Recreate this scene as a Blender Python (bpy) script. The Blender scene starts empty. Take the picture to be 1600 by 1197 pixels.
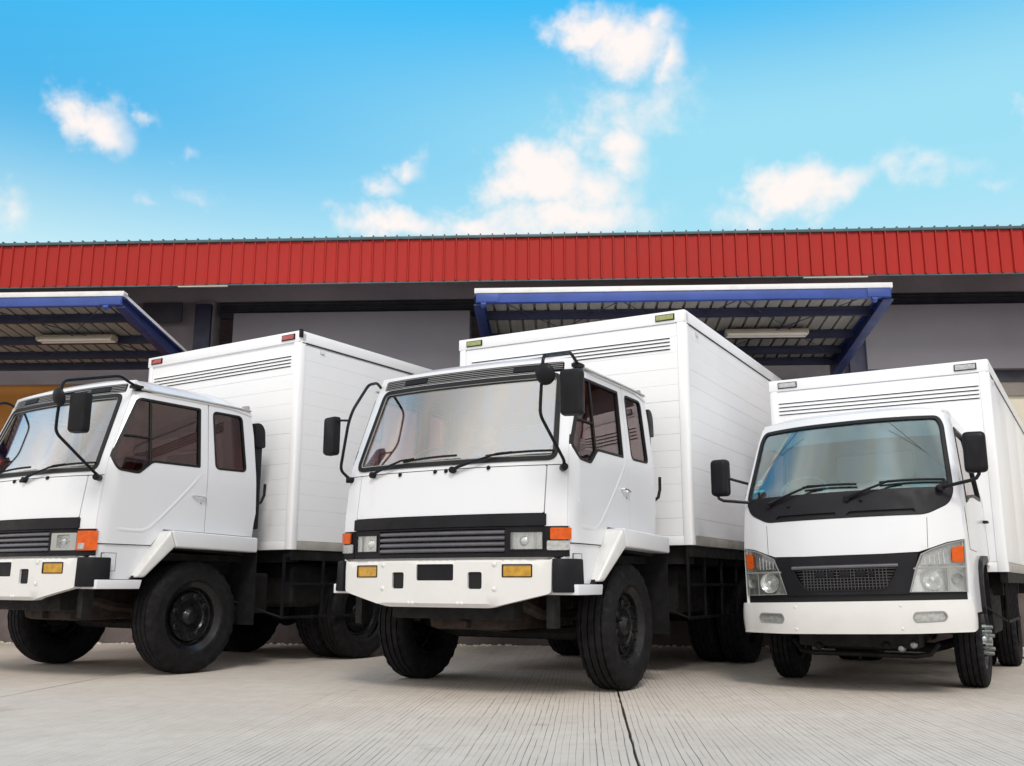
import bpy, bmesh, math, random
from mathutils import Vector, Matrix
from mathutils.geometry import delaunay_2d_cdt
random.seed(7)
sc = bpy.context.scene
COL = sc.collection
R = math.radians

# ------------------------------------------------------------------ camera
FPX, PITCH, ROLLC, CAMH = 1510.6, 0.2043, 0.0025, 0.8163
cd = bpy.data.cameras.new('camera')
cam = bpy.data.objects.new('camera', cd); COL.objects.link(cam)
cd.sensor_width = 36; cd.lens = FPX/1600*36; cd.clip_start = .05; cd.clip_end = 2000
cam.matrix_world = Matrix.Translation((0, 0, CAMH)) @ Matrix.Rotation(math.pi/2+PITCH, 4, 'X') @ Matrix.Rotation(ROLLC, 4, 'Z')
sc.camera = cam

# ------------------------------------------------------------------ light
SUN_EL, SUN_AZ = R(46), R(176)          # azimuth clockwise from +Y: behind the camera
SUN_STRENGTH, SKY_STRENGTH, EXPOSURE = 1.15, 0.13, 0.50
sv = Vector((math.sin(SUN_AZ)*math.cos(SUN_EL), math.cos(SUN_AZ)*math.cos(SUN_EL), math.sin(SUN_EL)))
ld = bpy.data.lights.new('sun', 'SUN'); ld.energy = SUN_STRENGTH; ld.angle = R(15); ld.color = (1, .93, .85)
sun = bpy.data.objects.new('sun', ld); COL.objects.link(sun)
sun.rotation_euler = sv.to_track_quat('Z', 'Y').to_euler(); sun.location = (-5, -8, 14)
sc.view_settings.view_transform = 'Standard'; sc.view_settings.look = 'None'
sc.view_settings.exposure = EXPOSURE; sc.view_settings.gamma = 1
sc.view_settings.use_curve_mapping = False
sc.render.film_transparent = False
sc.cycles.max_bounces = 6; sc.cycles.transparent_max_bounces = 12

class NT:
    """small helper around a node tree"""
    def __init__(s, nt): s.nt = nt; s.n = nt.nodes; s.l = nt.links
    def new(s, t, **kw):
        d = s.n.new(t)
        for k, v in kw.items():
            if k == 'inp':
                for kk, vv in v.items(): s.put(d, kk, vv)
            else: setattr(d, k, v)
        return d
    def put(s, d, k, v):
        if isinstance(v, bpy.types.NodeSocket): s.l.new(v, d.inputs[k])
        else: d.inputs[k].default_value = v
    def math(s, op, a, b=None, c=None, clamp=False):
        d = s.new('ShaderNodeMath', operation=op, use_clamp=clamp)
        for i, v in enumerate((a, b, c)):
            if v is not None: s.put(d, i, v)
        return d.outputs[0]
    def vmath(s, op, a, b=None):
        d = s.new('ShaderNodeVectorMath', operation=op)
        s.put(d, 0, a)
        if b is not None: s.put(d, 1, b)
        return d.outputs['Value' if op in ('LENGTH', 'DOT_PRODUCT') else 0]
    def noise(s, vec, scale, detail=4, rough=.55, dim='3D'):
        d = s.new('ShaderNodeTexNoise'); d.noise_dimensions = dim
        if vec is not None: s.l.new(vec, d.inputs['Vector'])
        d.inputs['Scale'].default_value = scale; d.inputs['Detail'].default_value = detail; d.inputs['Roughness'].default_value = rough
        return d
    def smooth(s, v, a, b, lo=0., hi=1.):
        d = s.new('ShaderNodeMapRange', interpolation_type='SMOOTHSTEP')
        s.put(d, 'Value', v)
        for k, x in (('From Min', a), ('From Max', b), ('To Min', lo), ('To Max', hi)): s.put(d, k, x)
        return d.outputs[0]
    def mix(s, fac, a, b, blend='MIX'):
        d = s.new('ShaderNodeMix', data_type='RGBA', blend_type=blend)
        s.put(d, 0, fac); s.put(d, 6, a); s.put(d, 7, b)
        return d.outputs[2]

def pix_dir(u, v):
    """direction of the sky seen at a place in the photograph (azimuth, elevation)"""
    a, b = (u-800)/FPX, -(v-598.5)/FPX
    cr, sr = math.cos(ROLLC), math.sin(ROLLC)
    a, b = cr*a-sr*b, sr*a+cr*b
    c, s = math.cos(PITCH), math.sin(PITCH)
    x, y, z = a, c-s*b, s+c*b
    return math.atan2(x, y), math.atan2(z, math.hypot(x, y))

def build_world():
    w = bpy.data.worlds.new('World'); sc.world = w; w.use_nodes = True
    t = NT(w.node_tree); t.n.clear()
    out = t.new('ShaderNodeOutputWorld'); bg = t.new('ShaderNodeBackground')
    t.l.new(bg.outputs[0], out.inputs[0])
    sky = t.new('ShaderNodeTexSky', sky_type='NISHITA', sun_disc=False, sun_elevation=SUN_EL, sun_rotation=SUN_AZ,
                air_density=1.0, dust_density=.6, ozone_density=2.2)
    co = t.new('ShaderNodeTexCoord').outputs['Generated']
    dirv = t.vmath('NORMALIZE', co)
    sep = t.new('ShaderNodeSeparateXYZ', inp={0: dirv})
    az = t.math('ARCTAN2', sep.outputs[0], sep.outputs[1]); el = t.math('ARCSINE', sep.outputs[2])
    # the hazy tropical sky is greener than the model sky
    tint = t.mix(t.smooth(el, .30, .47), (1.35, 1.50, 1.06, 1), (0.37, 1.26, 1.27, 1))
    tint = t.mix(t.smooth(el, .42, .62), tint, (0.27, 1.76, 1.78, 1))
    skyc = t.mix(1., sky.outputs[0], tint, 'MULTIPLY')
    # paler towards the right, where the humid air is brighter
    pale = t.math('MULTIPLY', t.smooth(sep.outputs[0], -.48, .22), t.smooth(el, .60, .44))
    skyc = t.mix(pale, skyc, (1.9, 4.05, 5.0, 1))
    # humid haze whitens the sky towards the horizon
    skyc = t.mix(t.smooth(el, .43, .06, 0., .9), skyc, (5.4, 5.35, 5.2, 1))
    # clouds
    n1 = t.noise(dirv, 9, 4, .6); n2 = t.noise(dirv, 30, 4, .6); n3 = t.noise(dirv, 3.2, 3)
    wv = t.vmath('SCALE', t.vmath('SUBTRACT', n1.outputs['Color'], (.5, .5, .5))); wv.node.inputs['Scale'].default_value = .075
    wv2 = t.vmath('SCALE', t.vmath('SUBTRACT', n2.outputs['Color'], (.5, .5, .5))); wv2.node.inputs['Scale'].default_value = .030
    P = t.new('ShaderNodeCombineXYZ', inp={0: az, 1: el}).outputs[0]
    P = t.vmath('ADD', t.vmath('ADD', P, wv), wv2)
    puffs = [(915, 38, 62, 50, 1.), (968, 68, 95, 60, 1.), (1040, 96, 34, 62, .8), (1015, 40, 60, 36, .75), (985, 165, 120, 55, .5),
             (968, 212, 56, 50, .95), (915, 195, 60, 60, .6), (845, 280, 98, 62, 1.15), (930, 300, 78, 75, .85), (975, 250, 55, 60, .7), (800, 300, 55, 45, 1.0), (880, 348, 170, 42, .9),
             (610, 348, 90, 34, 1.0), (735, 352, 85, 28, .85), (150, 190, 72, 48, .95), (238, 176, 26, 18, .40), (290, 230, 20, 20, .36),
             (305, 290, 46, 24, .36), (640, 254, 30, 28, .68), (600, 292, 45, 30, .55), (1240, 297, 98, 46, 1.15), (1300, 292, 85, 32, .85), (1170, 340, 75, 30, .5),
             (1450, 268, 90, 34, .46), (1545, 288, 40, 22, .28), (5, 325, 40, 40, .5), (235, 300, 26, 20, .30), (1700, 150, 90, 50, .9), (1900, 260, 120, 40, 1.), (-180, 120, 120, 60, .9), (-420, 280, 150, 50, 1.)]
    acc = None
    for (u, v, rx, ry, wgt) in puffs:
        a0, e0 = pix_dir(u, v)
        a1, _ = pix_dir(u+rx, v); _, e1 = pix_dir(u, v-ry)
        d = t.vmath('MULTIPLY', t.vmath('SUBTRACT', P, (a0, e0, 0)), (1/abs(a1-a0), 1/abs(e1-e0), 0))
        val = t.math('MULTIPLY_ADD', t.vmath('LENGTH', d), -wgt*.78, wgt)
        acc = val if acc is None else t.math('MAXIMUM', acc, val)
    fb = t.math('MULTIPLY_ADD', n2.outputs['Fac'], .95, -.50)
    dens = t.math('MULTIPLY', t.smooth(t.math('ADD', acc, fb), .02, .80), .97)
    # broken cloud over the rest of the sky (the windscreens mirror it)
    away = t.smooth(t.vmath('DOT_PRODUCT', dirv, (0., .93, .36)), .62, .25)
    cover = t.math('MULTIPLY', t.smooth(t.math('ADD', t.math('MULTIPLY', n3.outputs['Fac'], .75), t.math('MULTIPLY', n1.outputs['Fac'], .35)), .26, .52), away)
    cover = t.math('MULTIPLY', cover, .93)
    n4 = t.noise(t.vmath('ADD', dirv, (3.1, 1.7, .4)), 2.1, 3, .5)
    lum = t.smooth(n4.outputs['Fac'], .30, .70, 3.8, 9.8)
    grey = t.vmath('SCALE', t.mix(t.smooth(n1.outputs['Fac'], .35, .65), (.97, .965, .985, 1), (1.05, .965, .86, 1))); t.l.new(lum, grey.node.inputs['Scale'])
    c1 = t.mix(cover, skyc, grey)
    c2 = t.mix(dens, c1, (5.6, 5.15, 4.95, 1))
    w.cycles.sampling_method = 'MANUAL'; w.cycles.sample_map_resolution = 512
    t.l.new(c2, bg.inputs[0]); bg.inputs[1].default_value = SKY_STRENGTH
build_world()

# ------------------------------------------------------------------ materials
MATS = {}
def mat(name, col, rough=.5, metal=0., var=0., vscale=3., bump=0., bscale=60., coat=0., spec=.5, grime=None, gscale=2., gamt=.5, dist=.02, stretch=None, rvar=1.):
    m = bpy.data.materials.new(name); m.use_nodes = True; MATS[name] = m
    t = NT(m.node_tree); b = t.n['Principled BSDF']
    b.inputs['Base Color'].default_value = (*col, 1); b.inputs['Roughness'].default_value = rough; b.inputs['Metallic'].default_value = metal
    b.inputs['Coat Weight'].default_value = coat; b.inputs['Coat Roughness'].default_value = .08; b.inputs['Specular IOR Level'].default_value = spec
    co = t.new('ShaderNodeTexCoord').outputs['Object']
    if stretch: co = t.vmath('MULTIPLY', co, stretch)
    c = (*col, 1)
    if var:
        n = t.noise(co, vscale, 6)
        lo = tuple(x*(1-var) for x in col)+(1,); hi = tuple(min(1, x*(1+var)) for x in col)+(1,)
        c = t.mix(t.smooth(n.outputs['Fac'], .3, .7), lo, hi)
    if grime:
        n = t.noise(co, gscale, 8, .65)
        c = t.mix(t.smooth(n.outputs['Fac'], .50, .78, 0, gamt), c, (*grime, 1))
    if var or grime:
        t.l.new(c, b.inputs['Base Color'])
        n = t.noise(co, vscale*2.3, 4)
        t.put(b, 'Roughness', t.smooth(n.outputs['Fac'], .25, .75, max(.02, rough*(1-.2*rvar)), min(1, rough*(1+.25*rvar))))
    if bump:
        n = t.noise(co, bscale, 4)
        bp = t.new('ShaderNodeBump', inp={'Strength': bump, 'Distance': dist, 'Height': n.outputs['Fac']})
        t.l.new(bp.outputs[0], b.inputs['Normal'])
    return m

def glass(name, tint, base_r=.05, rough=.0, power=1.0, boost=1.0):
    m = bpy.data.materials.new(name); m.use_nodes = True; MATS[name] = m
    t = NT(m.node_tree); t.n.clear()
    out = t.new('ShaderNodeOutputMaterial')
    tr = t.new('ShaderNodeBsdfTransparent', inp={0: (*tint, 1)})
    gl = t.new('ShaderNodeBsdfGlossy', inp={'Roughness': rough, 'Color': (1, 1, 1, 1)})
    bf = t.new('ShaderNodeNewGeometry').outputs['Backfacing']      # same glass-air step on both faces of a pane
    fr = t.new('ShaderNodeFresnel', inp={'IOR': t.math('MULTIPLY_ADD', bf, 1/1.52-1.52, 1.52)})
    f = t.math('MULTIPLY_ADD', fr.outputs[0], boost, base_r, clamp=True)
    mx = t.new('ShaderNodeMixShader', inp={0: f, 1: tr.outputs[0], 2: gl.outputs[0]})
    t.l.new(mx.outputs[0], out.inputs[0])
    return m

mat('white_paint', (.70, .708, .74), .30, var=.012, vscale=.7, coat=.4, rvar=.2)
mat('white_box', (.865, .87, .895), .42, var=.015, vscale=.9, bump=.10, bscale=3.0, coat=.1, grime=(.76, .75, .74), gscale=1.3, gamt=.10, dist=.03)
mat('worn_white', (.66, .66, .655), .38, var=.05, vscale=5, coat=.2, grime=(.45, .40, .34), gscale=7, gamt=.45)
mat('white_bumper', (.69, .68, .67), .38, var=.02, vscale=4, coat=.25, grime=(.58, .53, .45), gscale=6, gamt=.28)
mat('dull_aluminium', (.44, .42, .39), .5, .35, var=.12, vscale=6, bump=.08, bscale=40, grime=(.3, .25, .2), gscale=7, gamt=.5)
mat('black_plastic', (.011, .0105, .013), .42, var=.2, vscale=6, bump=.05, bscale=300, dist=.002, grime=(.03, .027, .025), gscale=5, gamt=.25, spec=.16)
mat('black_gloss', (.016, .015, .018), .22, var=.15, coat=.4)
mat('dark_cowl', (.013, .0125, .016), .48, spec=.2, var=.15, vscale=4, bump=.06, bscale=400, dist=.002)
mat('louvre_edge', (.22, .22, .23), .4, var=.1)
mat('grille_bar', (.095, .093, .108), .30, var=.15, vscale=5, coat=.25)
mat('rubber_seal', (.008, .008, .009), .55, spec=.3)
mat('rubber', (.008, .0075, .009), .8, var=.3, vscale=9, bump=.25, bscale=90, dist=.004, grime=(.020, .018, .017), gscale=12, gamt=.5, spec=.22)
mat('rim_black', (.008, .008, .0095), .3, var=.3, vscale=14, grime=(.025, .021, .018), gscale=16, gamt=.4, coat=.12, spec=.3)
mat('hub_steel', (.30, .32, .32), .38, .8, var=.2, vscale=30)
mat('chassis', (.009, .0085, .009), .65, spec=.25, var=.4, vscale=7, grime=(.026, .02, .016), gscale=9, gamt=.6)
mat('rusty_underbody', (.030, .018, .014), .8, var=.4, vscale=8, bump=.3, bscale=40)
mat('chrome', (.80, .80, .80), .2, .75, var=.05)
mat('reflector', (.58, .58, .56), .25, .3, var=.35, vscale=14, bump=.5, bscale=70, dist=.006, stretch=(1, 1, .12), coat=.4)
mat('light_bezel', (.36, .36, .345), .42, var=.08)
mat('grey_bezel', (.27, .27, .26), .45, var=.1)
mat('amber_lens', (.60, .088, .003), .3, coat=.15, spec=.25, var=.15, vscale=22, bump=.2, bscale=150, dist=.004)
mat('yellow_lens', (.48, .25, .002), .18, coat=.6, var=.22, vscale=24, bump=.3, bscale=120, dist=.004)
mat('clear_lens_grey', (.42, .42, .41), .2, .35, var=.2, vscale=40, coat=.6, bump=.25, bscale=160, dist=.004)
mat('marker_red', (.36, .06, .055), .3, coat=.4, var=.2, vscale=40)
mat('marker_green', (.30, .32, .12), .3, coat=.4, var=.2, vscale=40)
mat('marker_clear', (.45, .44, .46), .3, coat=.4, var=.2, vscale=50)
mat('seat_cloth', (.55, .58, .60), .85, var=.15, vscale=12)
mat('seat_dark', (.20, .20, .215), .8, var=.15, vscale=12)
mat('cab_lining', (.34, .325, .335), .85, var=.1)
mat('dashboard', (.10, .095, .115), .7, var=.1)
mat('mirror_glass', (.30, .31, .33), .25, .8)
mat('sticker_blue', (.25, .35, .55), .6, var=.6, vscale=60)
mat('sticker_white', (.45, .48, .50), .6, var=.1, vscale=60)
mat('red_metal', (.39, .027, .022), .5, spec=.15, var=.10, vscale=.8, bump=.05, bscale=4, grime=(.26, .06, .05), gscale=1.4, gamt=.55, stretch=(3, 3, .6))
mat('teal_trim', (.06, .10, .11), .5, .2, var=.2)
mat('dark_wall', (.22, .195, .215), .75, var=.15, vscale=.8, bump=.1, bscale=20, grime=(.06, .055, .06), gscale=.7, gamt=.5)
mat('recess_dark', (.030, .029, .040), .7, var=.2, vscale=2)
mat('grey_panel', (.175, .165, .19), .55, var=.05, vscale=.7, grime=(.20, .19, .2), gscale=.9, gamt=.35)
mat('beige_wall', (.62, .58, .48), .8, var=.06, vscale=1)
mat('brown_wall', (.20, .18, .165), .8, var=.1, vscale=1)
mat('orange_wall', (.42, .17, .025), .7, var=.12, vscale=1)
mat('dock_concrete', (.115, .092, .09), .85, var=.25, vscale=2.5, bump=.3, bscale=25, grime=(.05, .042, .045), gscale=1.5, gamt=.6)
mat('blue_paint', (.024, .062, .29), .4, var=.15, vscale=3, coat=.15, grime=(.04, .06, .2), gscale=3, gamt=.5)
mat('blue_in_shade', (.014, .026, .11), .45, var=.2, vscale=3)  # canopy blue again, with the shade on the side beams put into the colour
mat('navy_steel', (.022, .024, .055), .5, var=.2, vscale=3)
mat('white_flashing', (.74, .73, .74), .5, var=.05, grime=(.5, .48, .46), gscale=5, gamt=.5)
mat('galvanised', (.29, .27, .245), .5, .15, var=.12, vscale=2.5, grime=(.2, .17, .15), gscale=2, gamt=.4, stretch=(4, .5, 1))
mat('lamp_housing', (.52, .44, .36), .5, var=.08)
mat('lamp_tube', (.72, .66, .58), .3)
mat('roof_metal', (.25, .06, .05), .5, var=.1)
glass('windshield_glass', (.80, .81, .81), .13, 0, boost=2.6)
glass('canter_glass', (.70, .90, .90), .06, 0, boost=2.0)
glass('door_glass', (.66, .40, .37), .0, 0, boost=.9)
glass('lens_glass', (.92, .93, .93), .05, .05)
def film(name, tint, dif, fac):
    m = bpy.data.materials.new(name); m.use_nodes = True; MATS[name] = m
    t = NT(m.node_tree); t.n.clear()
    out = t.new('ShaderNodeOutputMaterial')
    tr = t.new('ShaderNodeBsdfTransparent', inp={0: (*tint, 1)}); df = t.new('ShaderNodeBsdfDiffuse', inp={0: (*dif, 1)})
    mx = t.new('ShaderNodeMixShader', inp={0: fac, 1: tr.outputs[0], 2: df.outputs[0]}); t.l.new(mx.outputs[0], out.inputs[0])
film('sun_strip', (.5, .48, .58), (.20, .185, .235), .8)
film('pale_pane', (.75, .9, .95), (.80, .88, .90), .85)  # pale diffuse colour stands in for daylight in the cab rear windows

def concrete():
    m = bpy.data.materials.new('grooved_concrete'); m.use_nodes = True; MATS['grooved_concrete'] = m
    t = NT(m.node_tree); b = t.n['Principled BSDF']
    co = t.new('ShaderNodeTexCoord').outputs['Object']
    g = t.new('ShaderNodeNewGeometry').outputs['Position']
    sep = t.new('ShaderNodeSeparateXYZ', inp={0: g})
    a = R(4.4)
    s = t.math('SUBTRACT', t.math('MULTIPLY', sep.outputs[0], math.cos(a)), t.math('MULTIPLY', sep.outputs[1], math.sin(a)))
    tt = t.math('ADD', t.math('MULTIPLY', sep.outputs[0], math.sin(a)), t.math('MULTIPLY', sep.outputs[1], math.cos(a)))
    # tine grooves: narrow lines running towards the dock, unevenly spaced, worn in places
    wob = t.noise(t.new('ShaderNodeCombineXYZ', inp={0: s, 1: t.math('MULTIPLY', tt, .12)}).outputs[0], 2.2, 4)
    sw = t.math('MULTIPLY_ADD', wob.outputs['Fac'], .10, s)
    fr = t.math('FRACT', t.math('MULTIPLY', sw, 28.))
    tri = t.math('ABSOLUTE', t.math('SUBTRACT', fr, .5))
    idn = t.new('ShaderNodeTexWhiteNoise', noise_dimensions='1D', inp={'W': t.math('FLOOR', t.math('MULTIPLY', sw, 28.))})
    wid = t.math('MULTIPLY_ADD', idn.outputs['Value'], .11, .03)
    line = t.math('SUBTRACT', 1., t.smooth(tri, 0., wid))
    brk = t.noise(t.new('ShaderNodeCombineXYZ', inp={0: t.math('MULTIPLY', s, 30.), 1: t.math('MULTIPLY', tt, 2.2)}).outputs[0], 1., 3)
    wear = t.noise(g, .55, 4)
    keep = t.math('MULTIPLY', t.smooth(brk.outputs['Fac'], .28, .54), t.smooth(wear.outputs['Fac'], .25, .55, .35, 1.))
    side = t.smooth(s, -3.6, -.9, .38, 1.)
    line = t.math('MULTIPLY', t.math('MULTIPLY', line, keep), side)
    n1 = t.noise(g, .7, 6, .6); n2 = t.noise(g, 6., 6, .65); n3 = t.noise(g, 160., 3)
    c = t.mix(t.smooth(n1.outputs['Fac'], .3, .7), (.54, .475, .42, 1), (.62, .555, .495, 1))
    c = t.mix(t.smooth(n2.outputs['Fac'], .35, .75, 0, .45), c, (.44, .385, .335, 1))
    c = t.mix(t.smooth(n3.outputs['Fac'], .35, .7, 0, .25), c, (.30, .285, .26, 1))
    st = t.noise(g, 1.3, 5, .7)
    c = t.mix(t.smooth(st.outputs['Fac'], .60, .74, 0, .45), c, (.26, .215, .175, 1))
    vv = t.new('ShaderNodeTexVoronoi', inp={'Scale': 5.5}); t.l.new(g, vv.inputs['Vector'])
    c = t.mix(t.smooth(vv.outputs['Distance'], .02, .05, .55, 0), c, (.14, .12, .10, 1))
    c = t.mix(t.math('MULTIPLY', line, .80), c, (.085, .075, .062, 1))
    t.l.new(c, b.inputs['Base Color']); b.inputs['Roughness'].default_value = .85; b.inputs['Specular IOR Level'].default_value = .3
    h = t.math('SUBTRACT', t.math('MULTIPLY', n3.outputs['Fac'], .25), line)
    bp = t.new('ShaderNodeBump', inp={'Strength': .5, 'Distance': .006, 'Height': h})
    t.l.new(bp.outputs[0], b.inputs['Normal'])
concrete()
mat('joint_fill', (.035, .031, .028), .95, var=.3, vscale=12)

# ------------------------------------------------------------------ mesh helpers
def tag(o, label=None, cat=None, group=None, kind=None):
    if label: o['label'] = label
    if cat: o['category'] = cat
    if group: o['group'] = group
    if kind: o['kind'] = kind
    return o

def empty(name, loc=(0, 0, 0), rz=0, scale=1):
    o = bpy.data.objects.new(name, None); COL.objects.link(o)
    o.location = loc; o.rotation_euler = (0, 0, rz); o.scale = (scale,)*3; o.empty_display_size = .2
    return o

def link(name, me, parent=None, loc=(0, 0, 0), rot=(0, 0, 0), scale=(1, 1, 1)):
    o = bpy.data.objects.new(name, me); COL.objects.link(o)
    if parent: o.parent = parent
    o.location = loc; o.rotation_euler = rot; o.scale = scale
    return o

class MB:
    TF = None                                  # current body transform (a leaning cab)
    def __init__(s): s.v = []; s.f = []
    def add(s, vs, fs):
        k = len(s.v); s.v += [tuple(p) for p in vs]; s.f += [tuple(i+k for i in f) for f in fs]; return s
    def box(s, x0, x1, y0, y1, z0, z1):
        return s.add([(x0, y0, z0), (x1, y0, z0), (x1, y1, z0), (x0, y1, z0), (x0, y0, z1), (x1, y0, z1), (x1, y1, z1), (x0, y1, z1)],
                     [(0, 3, 2, 1), (4, 5, 6, 7), (0, 1, 5, 4), (1, 2, 6, 5), (2, 3, 7, 6), (3, 0, 4, 7)])
    def prism(s, pts, axis, a, b):
        n = len(pts)
        def mk(p, h): return {'x': (h, p[0], p[1]), 'y': (p[0], h, p[1]), 'z': (p[0], p[1], h)}[axis]
        return s.add([mk(p, a) for p in pts]+[mk(p, b) for p in pts],
                     [tuple(range(n)), tuple(range(2*n-1, n-1, -1))]+[(i, n+i, n+(i+1) % n, (i+1) % n) for i in range(n)])
    def tube(s, path, r, n=8, rr=None):
        P = [Vector(p) for p in path]; vs = []; fs = []; up = None
        for i, p in enumerate(P):
            d = (P[min(i+1, len(P)-1)]-P[max(i-1, 0)]).normalized()
            if up is None: up = d.orthogonal().normalized()
            up = (up-d*up.dot(d))
            up = up.normalized() if up.length > 1e-6 else d.orthogonal().normalized()
            w = d.cross(up); q = r if rr is None else rr[i]
            for k in range(n):
                a = 2*math.pi*k/n; vs.append(p+up*math.cos(a)*q+w*math.sin(a)*q)
        m = len(P)
        for i in range(m-1):
            for k in range(n): fs.append((i*n+k, i*n+(k+1) % n, (i+1)*n+(k+1) % n, (i+1)*n+k))
        fs.append(tuple(range(n-1, -1, -1))); fs.append(tuple((m-1)*n+k for k in range(n)))
        return s.add(vs, fs)
    def cyl(s, p0, p1, r, n=16): return s.tube([p0, p1], r, n)
    def lathe(s, prof, axis='x', c=(0, 0, 0), n=48, closed=False, fn=None):
        vs = []; fs = []; m = len(prof)
        for k in range(n):
            a = 2*math.pi*k/n
            for j, (r, h) in enumerate(prof):
                if fn: r, h = fn(r, h, j, k)
                x, y = r*math.cos(a), r*math.sin(a)
                q = {'x': (h, x, y), 'y': (x, h, y), 'z': (x, y, h)}[axis]
                vs.append((q[0]+c[0], q[1]+c[1], q[2]+c[2]))
        for k in range(n):
            k2 = (k+1) % n
            for j in range(m if closed else m-1):
                j2 = (j+1) % m
                fs.append((k*m+j, k*m+j2, k2*m+j2, k2*m+j))
        return s.add(vs, fs)
    def ball(s, c, r, n=12, sc3=(1, 1, 1)):
        prof = [(max(1e-4, math.sin(math.pi*i/8))*r, -math.cos(math.pi*i/8)*r) for i in range(9)]
        k = len(s.v); s.lathe(prof, 'z', (0, 0, 0), n)
        s.v[k:] = [(c[0]+p[0]*sc3[0], c[1]+p[1]*sc3[1], c[2]+p[2]*sc3[2]) for p in s.v[k:]]; return s
    def flip(s): s.v = [(-x, y, z) for x, y, z in s.v]; return s
    def mesh(s, name, m, bevel=0, seg=2, sharp=35, smooth=True, merge=False):
        me = bpy.data.meshes.new(name)
        vs = s.v if MB.TF is None else [MB.TF(p) for p in s.v]
        me.from_pydata(vs, [], s.f)
        bm = bmesh.new(); bm.from_mesh(me)
        if merge: bmesh.ops.remove_doubles(bm, verts=bm.verts, dist=1e-5)
        bmesh.ops.recalc_face_normals(bm, faces=bm.faces)
        if bevel:
            ed = [e for e in bm.edges if len(e.link_faces) == 2 and e.calc_face_angle(0) > R(28)]
            bmesh.ops.bevel(bm, geom=ed, offset=bevel, segments=seg, profile=.6, affect='EDGES', clamp_overlap=True)
        bm.to_mesh(me); bm.free()
        me.materials.append(MATS[m])
        if smooth:
            me.shade_smooth(); me.set_sharp_from_angle(angle=R(sharp))
        return me
    def build(s, name, m, parent=None, **kw): return link(name, s.mesh(name, m, **kw), parent)

def inside(p, poly):
    x, y = p; c = False; n = len(poly); j = n-1
    for i in range(n):
        xi, yi = poly[i]; xj, yj = poly[j]
        if (yi > y) != (yj > y) and x < (xj-xi)*(y-yi)/(yj-yi)+xi: c = not c
        j = i
    return c

def rounded(pts, r, n=4):
    out = []; m = len(pts)
    for i in range(m):
        rr = r[i] if isinstance(r, (list, tuple)) else r
        p, a, b = Vector(pts[i]), Vector(pts[i-1]), Vector(pts[(i+1) % m])
        da, db = (a-p), (b-p); la, lb = da.length, db.length
        k = min(rr, la*.45, lb*.45)
        if k < 1e-4: out.append(tuple(p)); continue
        A, B = p+da/la*k, p+db/lb*k
        for q in range(n+1):
            t = q/n; out.append(tuple(A*(1-t)**2+p*2*t*(1-t)+B*t*t))
    return out

def densify(loop, step):
    out = []
    for i, p in enumerate(loop):
        q = loop[(i+1) % len(loop)]; d = math.dist(p, q); n = max(1, int(d/step))
        out += [(p[0]+(q[0]-p[0])*k/n, p[1]+(q[1]-p[1])*k/n) for k in range(n)]
    return out

def surf(outline, holes, fn, off=(0, .02, 0), step=.07):
    """sheet over a curved surface: outline with holes in parameter space, fn -> 3D; off = thickness vector (or function)"""
    loops = [densify(outline, step)]+[densify(h, step) for h in holes]
    pts = []; ed = []
    for L in loops:
        k = len(pts); pts += L; ed += [(k+i, k+(i+1) % len(L)) for i in range(len(L))]
    nb = len(pts)
    u0, u1 = min(p[0] for p in loops[0]), max(p[0] for p in loops[0]); v0, v1 = min(p[1] for p in loops[0]), max(p[1] for p in loops[0])
    u = u0+step*.5
    while u < u1:
        v = v0+step*.5
        while v < v1:
            if inside((u, v), loops[0]) and not any(inside((u, v), h) for h in loops[1:]) and min((u-a)**2+(v-b)**2 for a, b in pts[:nb]) > (step*.35)**2: pts.append((u, v))
            v += step
        u += step
    vo, eo, fo, *_ = delaunay_2d_cdt([Vector(p) for p in pts], ed, [], 0, 1e-6)
    tri = []
    for f in fo:
        c = (sum(vo[i][0] for i in f)/3, sum(vo[i][1] for i in f)/3)
        if inside(c, loops[0]) and not any(inside(c, h) for h in loops[1:]): tri.append(tuple(f))
    V = [Vector(fn(p[0], p[1])) for p in vo]; n = len(V)
    O = [v+Vector(off(p) if callable(off) else off) for v, p in zip(V, vo)]
    cnt = {}
    for f in tri:
        for a, b in ((f[0], f[1]), (f[1], f[2]), (f[2], f[0])): cnt.setdefault((min(a, b), max(a, b)), []).append((a, b))
    F = list(tri)+[tuple(n+i for i in reversed(f)) for f in tri]
    for e, l in cnt.items():
        if len(l) == 1: a, b = l[0]; F.append((b, a, n+a, n+b))
    used = sorted({i for f in F for i in f}); mp = {i: k for k, i in enumerate(used)}
    W = V+O
    return MB().add([W[i] for i in used], [tuple(mp[i] for i in f) for f in F])

def interp(z, pts):
    if z <= pts[0][0]: return pts[0][1]
    for (a, p), (b, q) in zip(pts, pts[1:]):
        if z <= b:
            t = (z-a)/(b-a); return p+(q-p)*t
    return pts[-1][1]
def smooth_pts(pts, n=40):
    """rounds the knees of a profile"""
    a, b = pts[0][0], pts[-1][0]; w = (b-a)*.035
    return [(z, (interp(z-w, pts)+2*interp(z, pts)+interp(z+w, pts))/4) for z in [a+(b-a)*i/n for i in range(n+1)]]
def ring(outer, inner_off, fn, off, step=.07):
    """frame between an outline and the same outline shrunk towards its centre"""
    return surf(outer, [shrink(outer, inner_off)], fn, off, step)
def shrink(poly, d):
    n = len(poly); out = []
    area = sum(poly[i][0]*poly[(i+1) % n][1]-poly[(i+1) % n][0]*poly[i][1] for i in range(n)); sg = 1 if area > 0 else -1
    for i in range(n):
        a, p, b = Vector(poly[i-1]), Vector(poly[i]), Vector(poly[(i+1) % n])
        t = ((p-a).normalized()+(b-p).normalized())
        t = t.normalized() if t.length > 1e-6 else (b-p).normalized()
        out.append((p.x-t.y*d*sg, p.y+t.x*d*sg))
    return out

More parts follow.
